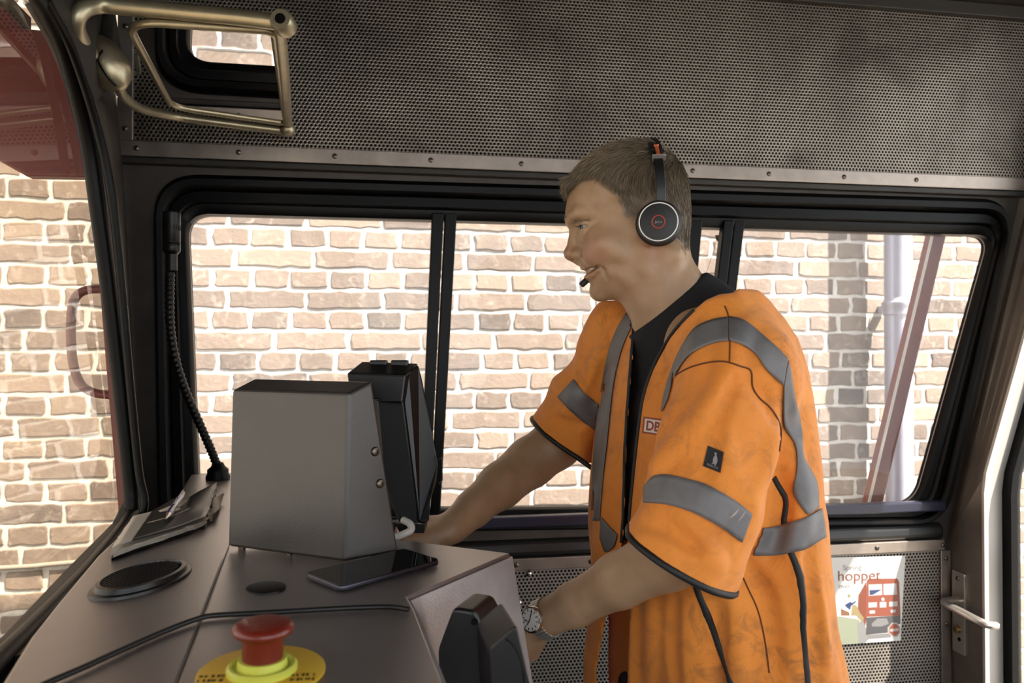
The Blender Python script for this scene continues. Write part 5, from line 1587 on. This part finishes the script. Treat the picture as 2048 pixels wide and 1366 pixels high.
# arms pass freely into the sleeves: hollow along the forearms is cut above; open front traced between the two jacket edges
near_edge = [(1470, 586), (1440, 588), (1412, 600), (1387, 621), (1360, 648), (1338, 675), (1318, 710), (1304, 738), (1286, 792), (1277, 850), (1270, 909), (1264, 968), (1258, 1030), (1255, 1085), (1262, 1180), (1258, 1280), (1254, 1400), (1254, 1500)]
far_edge = [(1272, 632), (1268, 690), (1262, 760), (1257, 830), (1253, 900), (1251, 980), (1249, 1040), (1246, 1085), (1228, 1150), (1212, 1230), (1200, 1300), (1192, 1345), (1200, 1420), (1205, 1500)]
open_poly = [(1395, 500), (1470, 540)] + near_edge + far_edge[::-1] + [(1262, 600), (1270, 560)]
pgx = np.linspace(1100, 1560, 231); pgy = np.linspace(450, 1520, 536)
OPD = Map2(pgx, pgy, poly_sd(open_poly, pgx, pgy))
X, Y, Z = np.meshgrid(*J.ax, indexing='ij', sparse=True)
pxg = 1024 + F_PX * X / Y + 0 * Z; pyg = 683 - F_PX * Z / Y + 0 * X
od = OPD(*np.broadcast_arrays(pxg, pyg)) * (1.13 / F_PX)
cr_, cd_, a_, b_ = [f(Z) for f in SEC]
pp_ = (X - cr_) * e1[0] + (Y - cd_) * e1[1]
lim = np.where(Z > .02, -.065, .02) - pp_            # only the front half of the trunk is opened
deep = np.where(Z > .02, -1.0, -torso_field(X, Y, Z) - .030)   # and only 3 cm deep
cutf = np.maximum(np.maximum(od, lim), deep).astype(np.float32)
cutf = np.where((pxg < 1095) | (pxg > 1565), np.float32(.3), cutf)
J.F = np.maximum(J.F, -cutf)
Vj, Qj = J.mesh()
_bj = BVHTree.FromPolygons([Vector(v) for v in Vj], [tuple(q) for q in Qj])
def cloth_line(pts, r, sink, k, op):
    P3 = []
    for (x, y) in [(p.x, p.y) for p in smooth_path([Vector((a, b, 0)) for a, b in pts], 4)]:
        d = Vector(((x - 1024) / F_PX, 1, (683 - y) / F_PX)).normalized(); h = _bj.ray_cast(Vector((0, 0, 0)), d)
        if h[0] is None: continue
        n = h[1] if h[1].dot(d) < 0 else -h[1]
        P3.append(np.array(h[0] - n * sink))
    for i in range(len(P3) - 1):
        if np.linalg.norm(P3[i + 1] - P3[i]) < .06:
            w = math.sin(math.pi * (i + .5) / (len(P3) - 1)) ** .5
            J.cone(P3[i], P3[i + 1], r * (.55 + .45 * w), r * (.55 + .45 * w), k, op)
for pts in ([(1462, 745), (1400, 840), (1345, 900), (1308, 935)], [(1492, 645), (1460, 720), (1455, 800)], [(1552, 850), (1535, 925), (1508, 1000)], [(1330, 1050), (1390, 1085), (1440, 1130)], [(1470, 1200), (1476, 1290), (1480, 1366)],
            [(1585, 900), (1600, 1000), (1590, 1100)], [(1205, 690), (1175, 760), (1130, 830)], [(1600, 1120), (1630, 1220), (1650, 1340)], [(1300, 1180), (1305, 1260), (1300, 1366)]):
    cloth_line(pts, .011, .0085, .016, 'union')
for pts in ([(1500, 765), (1535, 805), (1552, 850)], [(1470, 765), (1432, 860), (1412, 960)], [(1290, 1042), (1340, 1058), (1392, 1100)], [(1500, 1130), (1535, 1210), (1555, 1340)], [(1615, 1100), (1625, 1200), (1632, 1330)], [(1218, 720), (1195, 790), (1188, 850)], [(1105, 838), (1135, 850), (1165, 850)],
            [(1350, 1200), (1345, 1290), (1352, 1366)], [(1560, 950), (1562, 1030), (1540, 1110)], [(1440, 1215), (1432, 1300), (1436, 1366)]):
    cloth_line(pts, .0075, -.0045, .012, 'cut')
Vj, Qj = J.mesh(); Vj = relax(Vj, Qj, 2, .4)

def jacket_mat():
    m = bpy.data.materials.new('orange_hi_vis_cloth'); t = NT(m)
    f = t.noise(7, 5, .65, dist=.5); f2 = t.noise(26, 5, .7, dist=1.0); f3 = t.noise(3.2, 3, .5)
    c = t.ramp(f, [(0.3, (.70, .215, .022)), (0.7, (.80, .275, .036))])
    d = t.math('MULTIPLY', t.math('MULTIPLY_ADD', f2, 4.0, -1.95, clamp=True), t.math('MULTIPLY_ADD', f3, 4.0, -1.55, clamp=True))
    c = t.mix(t.math('MULTIPLY', d, .75), c, (.13, .058, .020))
    f4 = t.noise(75, 3, .6); sp = t.math('MULTIPLY', t.math('MULTIPLY_ADD', f4, 14.0, -10.2, clamp=True), t.math('MULTIPLY_ADD', f3, 5.0, -2.2, clamp=True))
    c = t.mix(t.math('MULTIPLY', sp, .8), c, (.05, .03, .018))
    t.link(c, t.bsdf.inputs['Base Color']); t.bsdf.inputs['Roughness'].default_value = .78
    t.bsdf.inputs['Sheen Weight'].default_value = .15
    t.bump(t.math('ADD', t.noise(900, 2, .5), t.math('MULTIPLY', t.noise(24, 4, .55, dist=.8), 7.0)), .30, .0010)
    return m
m_orange = jacket_mat()
jacket = np_mesh('jacket', to_world(Vj), Qj, [m_orange], person)
bvh_j = BVHTree.FromPolygons([Vector(v) for v in to_world(Vj)], [tuple(q) for q in Qj])

# T-shirt
T = Field(axis([(.10, .46, .0040)]), axis([(.88, 1.40, .0048)]), axis([(-.62, .135, .0035)]))
T.put(lambda X, Y, Z: torso_field(X, Y, Z, .019, .0016), (-.02, .7, -.66), (.6, 1.5, .12))
T.chain([(HP(1330, 590, 0), .058), (HP(1345, 650, 0), .064), (np.array([.285, 1.135, -.02]), .09)], .03)
X, Y, Z = np.meshgrid(*T.ax, indexing='ij', sparse=True)
T.F = T.F + (.0025 * np.sin((X * 40 + Z * 95)) * np.clip((-.0 - Z) / .1, 0, 1)).astype(np.float32)
c0_ = PX(1278, 652, 1.14); nn = np.array([-.655, 0, .755])
col_pl = ((X - c0_[0]) * nn[0] + (Y - c0_[1]) * nn[1] + (Z - c0_[2]) * nn[2])
T.F = np.maximum(T.F, col_pl.astype(np.float32))
c2_ = PX(1396, 546, 1.14); T.F = np.maximum(T.F, ((X - c2_[0]) * .5 + (Z - c2_[2]) * .866 + 0 * Y).astype(np.float32))
low = (-.302 - Z) + 0 * X + 0 * Y          # shirt shown down to where the jacket closes
T.F = np.maximum(T.F, np.where(pp_[:1, :1, :1] * 0 == 0, low, low).astype(np.float32))
Vt, Qt = T.mesh(); Vt = relax(Vt, Qt, 2, .4)
m_tee = M('black_cotton', '#0b0b10', .85, bump=.3, bscale=700, bdist=.0005, var=.2)
tee = np_mesh('t_shirt', to_world(Vt), Qt, [m_tee], person)
bvh_t = BVHTree.FromPolygons([Vector(v) for v in to_world(Vt)], [tuple(q) for q in Qt])

def cast(px, py, bvh, lift=.0015):
    d = ray(px, py).normalized()
    h = bvh.ray_cast(CAM, d)
    if h[0] is None: return None
    n = h[1] if h[1].dot(d) < 0 else -h[1]
    return h[0] + n * lift
def resample2(pts, n):
    P3 = smooth_path([Vector((x, y, 0)) for x, y in pts], 8)
    return [(p.x, p.y) for p in resample(P3, n)]
z3 = lambda pts: [(1000 + x / 1.783, 600 + y / 1.783) for x, y in pts]
def band(name, A, B_, mat, bvh=None, parent=None, n=44, m=7, lift=.0024, straight=False):
    """strip of cloth sewn on between two traced edges, laid on the garment's surface"""
    bvh = bvh or bvh_j; parent = parent or jacket
    a = resample2(A, n); b = resample2(B_, n)
    pts = {}; V = []; Fq = []
    for i in range(n):
        for k in range(m):
            t_ = k / (m - 1); p = cast(lerp(a[i][0], b[i][0], t_), lerp(a[i][1], b[i][1], t_), bvh, lift)
            if p is not None: pts[i, k] = len(V); V.append(p)
    for i in range(n - 1):
        for k in range(m - 1):
            q = [(i, k), (i + 1, k), (i + 1, k + 1), (i, k + 1)]
            if all(x in pts for x in q):
                ids = [pts[x] for x in q]
                if max((V[ids[j]] - V[ids[j - 1]]).length for j in range(4)) < .035: Fq.append(tuple(ids))
    # drop unused, smooth a little along the surface
    mb = MB(); mb.add(V, Fq); o = mb.build(name, mat, parent, smooth=180, solid=.0009)
    bm = bmesh.new(); bm.from_mesh(o.data)
    bmesh.ops.delete(bm, geom=[v for v in bm.verts if not v.link_faces], context='VERTS')
    seen = set(); best = []
    for v0 in bm.verts:
        if v0 in seen: continue
        st_ = [v0]; comp = []; seen.add(v0)
        while st_:
            v1 = st_.pop(); comp.append(v1)
            for e_ in v1.link_edges:
                v2 = e_.other_vert(v1)
                if v2 not in seen: seen.add(v2); st_.append(v2)
        if len(comp) > len(best): best = comp
    bs_ = set(best); bmesh.ops.delete(bm, geom=[v for v in bm.verts if v not in bs_], context='VERTS')
    bmesh.ops.smooth_vert(bm, verts=bm.verts, factor=.4, use_axis_x=True, use_axis_y=True, use_axis_z=True)
    bmesh.ops.recalc_face_normals(bm, faces=bm.faces)
    if bm.faces and sum(1 if f.normal.dot(CAM - f.calc_center_median()) > 0 else -1 for f in bm.faces) < 0:
        bmesh.ops.reverse_faces(bm, faces=bm.faces)
    bm.to_mesh(o.data); bm.free()
    return o
def piping(name, A, rad, mat, bvh=None, parent=None, n=60, lift=.0005):
    bvh = bvh or bvh_j
    pts = [cast(x, y, bvh, lift) for x, y in resample2(A, n)]
    pts = [p for p in pts if p is not None]
    runs = [[pts[0]]]
    for p in pts[1:]:
        if (p - runs[-1][-1]).length > .06: runs.append([p])
        else: runs[-1].append(p)
    run = max(runs, key=len)
    for _ in range(2): run = [run[0]] + [(run[i - 1] + run[i] * 2 + run[i + 1]) / 4 for i in range(1, len(run) - 1)] + [run[-1]]
    mb = MB(); mb.tube(run, rad, 8); return mb.build(name, mat, parent or jacket, smooth=60)
def refl_mat():
    m = bpy.data.materials.new('reflective_grey_tape'); t = NT(m)
    f = t.noise(20, 5, .65, dist=.6); c = t.ramp(f, [(0.3, (.125, .118, .120)), (0.7, (.19, .18, .185))])
    w = t.math('MULTIPLY_ADD', t.noise(13, 4, .65, dist=1.5), 40.0, -27.6, clamp=True)
    c = t.mix(t.math('MULTIPLY', w, .9), c, (.72, .52, .44))
    t.link(c, t.bsdf.inputs['Base Color']); t.bsdf.inputs['Roughness'].default_value = .58; t.bsdf.inputs['Metallic'].default_value = .2
    t.bump(t.noise(500, 2, .5), .2, .0004)
    return m
m_tape = refl_mat()
m_pipe_b = M('black_piping', '#0a0a0c', .6)
band('reflective_band', z3([(578, 395), (590, 330), (612, 260), (655, 165), (700, 100), (760, 72), (818, 62)]), z3([(590, 415), (606, 345), (628, 275), (668, 212), (715, 178), (770, 158), (818, 152)]), m_tape)
band('reflective_band', z3([(818, 60), (870, 76), (930, 122), (980, 165), (1022, 208)]), z3([(818, 150), (868, 168), (912, 200), (950, 255), (1006, 306)]), m_tape)
band('reflective_band', z3([(1023, 210), (1034, 262), (1043, 320), (1058, 390), (1072, 470), (1078, 560), (1124, 645), (1132, 738)]), z3([(1007, 308), (1004, 380), (1004, 430), (1012, 462), (1048, 520), (1056, 600), (1046, 690), (1092, 768)]), m_tape)
band('reflective_band', z3([(900, 808), (940, 808), (1000, 800), (1050, 785), (1092, 768), (1142, 738)]), z3([(872, 906), (920, 912), (985, 914), (1040, 902), (1085, 888), (1158, 846)]), m_tape)
band('reflective_band', z3([(518, 668), (558, 624), (640, 630), (740, 660), (830, 708), (898, 758)]), z3([(516, 728), (540, 728), (610, 736), (700, 766), (790, 815), (858, 866)]), m_tape)
band('reflective_band', z3([(455, 45), (415, 115), (385, 200), (368, 290), (352, 400), (340, 520), (334, 640), (328, 790)]), z3([(492, 68), (455, 135), (428, 215), (410, 300), (398, 400), (386, 520), (372, 640), (360, 790)]), m_tape)
band('reflective_band', z3([(268, 282), (300, 326), (330, 350), (356, 372)]), z3([(206, 346), (250, 392), (295, 432), (336, 466)]), m_tape)
band('reflective_band', z3([(364, 770), (390, 800), (424, 836)]), z3([(360, 850), (380, 900), (412, 880)]), m_tape)
def hem_ring(hem, adir, rad, mat):
    n = Vector(hem[1]); c = Vector(hem[0])
    x = (Vector((0, 0, 1)) - n * n.z).normalized(); y = n.cross(x); c = c - n * .003
    bj = BVHTree.FromPolygons([Vector(v) for v in Vj], [tuple(q) for q in Qj])
    pts = []
    for k in range(72):
        a = 2 * math.pi * k / 72; d = x * math.cos(a) + y * math.sin(a)
        h = bj.ray_cast(c + d * .12, -d)
        if h[0] is not None and .03 < (h[0] - c).length < .115: pts.append(Vector(to_world(np.array(h[0]))))
    for _ in range(2): pts = [(pts[i - 1] + pts[i] * 2 + pts[(i + 1) % len(pts)]) / 4 for i in range(len(pts))]
    mb = MB(); mb.tube(pts, rad, 8, closed=True); return mb.build('hem_piping', mat, jacket, smooth=60)
hem_ring(near_hem, None, .0046, m_pipe_b)
hem_ring(far_hem, None, .0046, m_pipe_b)
piping('seam_piping', z3([(956, 590), (985, 650), (1020, 715), (1012, 790), (1022, 860), (1050, 930), (1074, 1000), (1082, 1080), (1082, 1160), (1090, 1270), (1098, 1366), (1100, 1420)]), .0052, m_pipe_b, n=90, lift=-.0030)
piping('seam_piping', z3([(690, 1000), (712, 1060), (742, 1130), (775, 1220), (820, 1366), (836, 1420)]), .0060, m_pipe_b, lift=-.0034)
piping('edge_piping', [(x + 2, y) for x, y in near_edge[3:14]], .0030, m_pipe_b)
piping('edge_piping', [(x - 3, y) for x, y in far_edge[:8]], .0026, m_pipe_b)
m_seam = M('seam_thread', '#5e3312', .8)
piping('sleeve_seam', z3([(628, 268), (670, 244), (720, 228), (770, 220), (812, 222), (860, 238), (895, 252), (900, 310), (925, 350), (962, 382), (990, 425), (1002, 468), (995, 540)]), .0011, m_seam, n=90)
piping('shoulder_seam', z3([(802, 22), (815, 62), (820, 150), (818, 222)]), .0009, m_seam)
piping('side_seam', z3([(845, 940), (880, 1020), (920, 1110), (945, 1220), (960, 1330)]), .0010, m_seam)
# badge and maker's patch (lettering laid on the cloth)
def quad_map(q, u, v):
    (x0, y0), (x1, y1), (x2, y2), (x3, y3) = q        # tl, tr, br, bl ; u right, v down
    return (lerp(lerp(x0, x1, u), lerp(x3, x2, u), v), lerp(lerp(y0, y1, u), lerp(y3, y2, u), v))
class Patch:
    """a sewn-on patch: follows the cloth under it and carries on under whatever overlaps its right edge"""
    def __init__(self, q, n=30):
        self.n = n; self.R = []
        for j in range(n + 1):
            row = [cast(*quad_map(q, i / n, j / n), bvh_j, 0.0) for i in range(n + 1)]
            for i in range(2, n + 1):
                if row[i] is None or (row[i] - row[i - 1]).dot(FWD) < -.0035: row[i] = row[i - 1] * 2 - row[i - 2]
            self.R.append(row)
    def at(self, u, v, lift):
        x, y = min(max(u, 0), .9999) * self.n, min(max(v, 0), .9999) * self.n; i, j = int(x), int(y); a, b = x - i, y - j; R = self.R
        p = R[j][i].lerp(R[j][i + 1], a).lerp(R[j + 1][i].lerp(R[j + 1][i + 1], a), b)
        return p + (CAM - p).normalized() * lift
    def sheet(self, name, mat, parent, lift, u0=0, u1=1, v0=0, v1=1, n=24):
        mb = MB(); mb.grid([[self.at(lerp(u0, u1, i / n), lerp(v0, v1, j / n), lift) for i in range(n + 1)] for j in range(n + 1)]); return mb.build(name, mat, parent, smooth=180)
    def poly(self, name, pts, mat, parent, lift):
        mb = MB(); mb.add([self.at(u, v, lift) for u, v in pts], [tuple(range(len(pts)))]); return mb.build(name, mat, parent)
    def text(self, name, txt, u0, u1, v0, v1, mat, parent, lift, bold=0.0):
        tv, tf = text_mesh(txt, 1.0, bold)
        x0 = min(a for a, b in tv); x1 = max(a for a, b in tv); y1 = max(b for a, b in tv); y0 = min(b for a, b in tv)
        mb = MB(); mb.add([self.at(lerp(u0, u1, (a - x0) / (x1 - x0)), lerp(v1, v0, (b - y0) / (y1 - y0)), lift) for a, b in tv], tf); return mb.build(name, mat, parent)
m_dbr = M('badge_red', '#94402f', .7); m_dbw = M('badge_white', '#d9cfc8', .7); m_pblk = M('patch_black', '#0c0b10', .7); m_pgrey = M('patch_grey_thread', '#8f8d96', .7)
qd = [(1287, 833), (1330, 839), (1326, 872), (1284, 866)]
pb_ = Patch(qd)
bd = pb_.sheet('chest_badge', m_dbr, jacket, .0014)
pb_.sheet('badge_field', m_dbw, bd, .0019, .075, .925, .105, .895)
pb_.text('lettering', 'DB', .17, .83, .20, .80, m_dbr, bd, .0025, .03)
qp = [(1416, 891), (1447, 904), (1441, 946), (1406, 932)]
pm_ = Patch(qp); mp = pm_.sheet('maker_patch', m_pblk, jacket, .0016)
pm_.poly('emblem', [(.47, .20), (.53, .17), (.60, .18), (.63, .22), (.60, .27), (.66, .33), (.72, .46), (.73, .58), (.69, .67), (.66, .70), (.70, .76), (.60, .75), (.58, .71), (.53, .70), (.48, .75), (.42, .72), (.50, .67), (.46, .58), (.46, .46), (.51, .35), (.54, .28), (.48, .25)], m_pgrey, mp, .0022)
pm_.text('lettering', 'MASCOT', .20, .84, .79, .90, m_pgrey, mp, .0022)

# ---------------------------------------------------------------- legs and shoes (below the picture)
tcw = to_world(np.array([.306, 1.13, -.55])); e2w = e2 @ CF; e1w = e1 @ CF
Lg = Field(axis([(tcw[0] - .30, tcw[0] + .30, .009)]), axis([(tcw[1] - .34, tcw[1] + .34, .009)]), axis([(.03, .98, .009)]))
Ls = Field(axis([(tcw[0] - .42, tcw[0] + .34, .007)]), axis([(tcw[1] - .34, tcw[1] + .34, .007)]), axis([(-.02, .16, .006)]))
e1h = np.array([e1w[0], e1w[1], 0]); e2h = np.array([e2w[0], e2w[1], 0])
for s in S2:
    hip = np.array([tcw[0], tcw[1], .93]) + e2h * .085 * s; kn = np.array([tcw[0], tcw[1], .50]) + e2h * .11 * s + e1h * .03; an = np.array([tcw[0], tcw[1], .09]) + e2h * .13 * s - e1h * .02
    Lg.cone(hip, kn, .095, .072, .03); Lg.cone(kn, an, .072, .058, .02)
    Ls.cone(an + np.array([0, 0, -.02]), an + e1h * .15 + np.array([0, 0, -.052]), .050, .036, .03); Ls.cone(an - e1h * .04 + np.array([0, 0, -.045]), an + e1h * .17 + np.array([0, 0, -.055]), .042, .036, .02)
Lg.sphere(np.array([tcw[0], tcw[1], .93]), (.14, .17, .12), .03)
X, Y, Z = np.meshgrid(*Ls.ax, indexing='ij', sparse=True); Ls.F = np.maximum(Ls.F, (.002 - Z + 0 * X + 0 * Y).astype(np.float32))
Vl, Ql = Lg.mesh(); np_mesh('trousers', Vl, Ql, [M('dark_work_cloth', '#1b1c22', .85)], person)
Vl, Ql = Ls.mesh(); np_mesh('shoes', Vl, Ql, [M('black_leather', '#0f0d0c', .45)], person)

# ================================================================ headset
hst = thing('headset', 'black on-ear headset with white-ringed ear cup worn by the man', 'headset', HM(HP(1309, 465, -.09)))
m_hsb = M('headset_black', '#0c0c0d', .42); m_hscush = M('headset_cushion', '#111011', .6, bump=.2, bscale=500)
m_white = M('white_ring', '#e8e6e3', .4); m_orange_r = M('red_orange_ring', '#c2402a', .4)
for s in S2:
    base = HP(1310, 465, .0765 * s); out = HL * s - HA * .10 * 1
    om = frame_mtx(HM(base), vdir(out), vdir(HA))
    mb = MB(); mb.lathe([(.028, -.004), (.0325, .000), (.0335, .006), (.031, .011), (.024, .012)], om, 40); cu = mb.build('ear_cushion', m_hscush, hst, smooth=60)
    mb = MB(); mb.lathe([(.0295, .0105), (.0312, .012), (.0312, .019), (.0300, .0215), (.0255, .0225), (.0008, .0225)], om, 48); cp_ = mb.build('ear_cup', m_hsb, hst, smooth=40)
    mb = MB(); mb.lathe([(.0262, .0222), (.0262, .0233), (.0282, .0230), (.0288, .0219)], om, 56)
    mb = MB(); mb.tube([om @ Vector((.0272 * math.cos(a), .0272 * math.sin(a), .0226)) for a in np.linspace(0, 2 * math.pi, 57)[:-1]], .0009, 8, closed=True); mb.build('white_ring', m_white, cp_, smooth=60)
    mb = MB(); mb.tube([om @ Vector((.0090 * math.cos(a), .0090 * math.sin(a), .0226)) for a in np.linspace(0, 2 * math.pi, 41)[:-1]], .0007, 8, closed=True); mb.build('red_ring', m_orange_r, cp_, smooth=60)
    if s < 0:
        tv, tf = text_mesh('Jabra', .0052, .0); mx = max(a for a, b in tv)
        ux = vdir(HA); uu = Vector((0, 0, 1)); oz = om.to_3x3() @ Vector((0, 0, 1)); c_ = om @ Vector((0, 0, .0229))
        ux = (ux - oz * ux.dot(oz)).normalized(); uu = (uu - oz * uu.dot(oz)).normalized()
        mb = MB(); mb.add([c_ + ux * (a - mx / 2) + uu * (b - .0018) for a, b in tv], tf); mb.build('lettering', M('grey_print', '#8a8886', .5), cp_)
hb = [HP(1312, 428, -.093), HP(1312, 400, -.094), HP(1310, 365, -.089), HP(1307, 335, -.076), HP(1302, 308, -.054), HP(1296, 291, -.028), HP(1293, 285, 0), HP(1294, 290, .028), HP(1300, 306, .054), HP(1306, 335, .076), HP(1310, 370, .089), HP(1312, 428, .093)]
hbp = smooth_path([HM(p) for p in hb], 8)
def strap(name, path, w, th, mat, parent):
    """flat strap, width along the head's front-back direction"""
    A_ = vdir(HA); mb = MB(); rows = []
    c = HM(HP(1310, 440, 0))
    for i, p in enumerate(path):
        T_ = (path[min(i + 1, len(path) - 1)] - path[max(i - 1, 0)]).normalized(); N_2 = A_.cross(T_).normalized()
        if N_2.dot(p - c) < 0: N_2 = -N_2
        rows.append([p - A_ * w - N_2 * th, p + A_ * w - N_2 * th, p + A_ * w + N_2 * th, p - A_ * w + N_2 * th])
    mb.grid(rows, closed=True); n_ = len(rows)
    mb.f.append((0, 1, 2, 3)); mb.f.append(tuple((n_ - 1) * 4 + k for k in (3, 2, 1, 0))); mb.mi += [0, 0]
    return mb.build(name, mat, parent, smooth=30, bevel=.0012)
strap('headband', hbp, .0068, .0016, m_hsb, hst)
n0 = len(hbp)
strap('headband_pad', hbp[int(n0 * .30):int(n0 * .70)], .0095, .0032, m_hscush, hst)
sl = [HM(HP(1309, 340, -.0805)), HM(HP(1306, 318, -.066))]
strap('orange_slider', [sl[0] + Vector((0, 0, .0)), sl[0].lerp(sl[1], .5), sl[1]], .0026, .0035, M('orange_slider', '#b4562a', .5), hst)
strap('grey_clip', [HM(HP(1310, 345, -.083)), HM(HP(1309.5, 340, -.0805))], .0085, .0030, M('grey_clip', '#6f6c6a', .4), hst)
boom = [HP(1300, 480, .098), HP(1262, 512, .094), HP(1222, 536, .080), HP(1192, 550, .055), HP(1178, 556, .030), HP(1170, 561, .010), HP(1164, 567, -.002)]
bp_ = smooth_path([HM(p) for p in boom], 8)
mb = MB(); mb.tube(bp_[:-8], .0022, 10); mb.build('microphone_boom', m_hsb, hst, smooth=60)
mb = MB(); mb.tube([HM(HP(1179, 555, -.002)), HM(HP(1177, 557, -.003)), HM(HP(1164, 569, -.006)), HM(HP(1162, 571, -.006))], [.003, .0050, .0050, .0035], 14); mb.build('microphone_tip', m_hscush, hst, smooth=50)

# ================================================================ wristwatch
wa, wb_ = near_arm[-2][0], near_arm[-1][0]; wdir = (wb_ - wa) / np.linalg.norm(wb_ - wa)
wc = wa + (wb_ - wa) * .86
wt = thing('wristwatch', 'silver wristwatch with pale dial on the near wrist', 'watch', HM(wc))
m_steel = M('polished_steel', '#cfccc8', .22, 1.0); m_link = M('steel_bracelet', '#bdb9b4', .36, .75)
wn_ = np.array([-.30, -.86, .42]); wn_ = wn_ - wdir * (wn_ @ wdir); wn_ /= np.linalg.norm(wn_); ws_ = np.cross(wdir, wn_)
bvh_b2 = BVHTree.FromPolygons([Vector(v) for v in Vb], [tuple(q) for q in Qb])
def wrist_r(ang):
    d = wn_ * math.cos(ang) + ws_ * math.sin(ang)
    h = bvh_b2.ray_cast(Vector(wc + d * .08), Vector(-d))
    return (np.array(h[0]) - wc) @ d if h[0] is not None else .027
cw = wc + wn_ * (wrist_r(0) + .0035)
wm = frame_mtx(HM(cw), vdir(wn_), vdir(wdir))
mb = MB(); mb.lathe([(.0150, -.004), (.0182, -.002), (.0185, .002), (.0178, .0045), (.0160, .0056), (.0152, .0050)], wm, 44); cs = mb.build('watch_case', m_steel, wt, smooth=40)
mb = MB(); mb.lathe([(.0153, .0046), (.0153, .0051)], wm, 40); dl = mb.build('dial', M('silver_dial', '#ded5cf', .4, 0), wt)
m_hand = M('dark_watch_hand', '#28211f', .35, .4)
u_up = (Vector((0, 0, 1)) - vdir(wn_) * Vector((0, 0, 1)).dot(vdir(wn_))).normalized(); u_rt = u_up.cross(vdir(wn_)); u_rt = u_rt if u_rt.dot(RIGHT) > 0 else -u_rt
dm = frame_mtx(HM(cw) + vdir(wn_) * .0052, vdir(wn_), u_rt)
for h in range(12):
    a = math.pi / 6 * h; mb = MB(); mb.box((-.0005, .0108, 0), (.0005, .0142, .0004), dm @ Matrix.Rotation(-a, 4, 'Z')); mb.build('hour_mark', m_hand, dl)
for a, l_, w_2 in ((.12, .0125, .0005), (3.55, .0085, .0007)):
    mb = MB(); mb.box((-w_2, -.001, .0004), (w_2, l_, .0008), dm @ Matrix.Rotation(-a, 4, 'Z')); mb.build('watch_hand', m_hand, dl)
mb = MB(); mb.box((-.0105, -.004, .0001), (-.0045, -.0012, .0004), dm); mb.build('date_window', M('date_window', '#7d746c', .5), dl)
for k in range(4, 33):
    a = 2 * math.pi * k / 36; a = lerp(.50, 2 * math.pi - .50, (k - 4) / 28)
    d = wn_ * math.cos(a) + ws_ * math.sin(a); rr_ = wrist_r(a) + .0016
    tg = -wn_ * math.sin(a) + ws_ * math.cos(a)
    lm = frame_mtx(HM(wc + d * rr_), vdir(d), vdir(wdir)); wl = lerp(.0092, .0078, math.sin((k - 4) / 28 * math.pi))
    hl_ = .0022
    mb = MB(); mb.box((-wl, -hl_, -.001), (wl, hl_, .0013), lm)
    lk = mb.build('bracelet_link', m_link, wt, bevel=.0007)
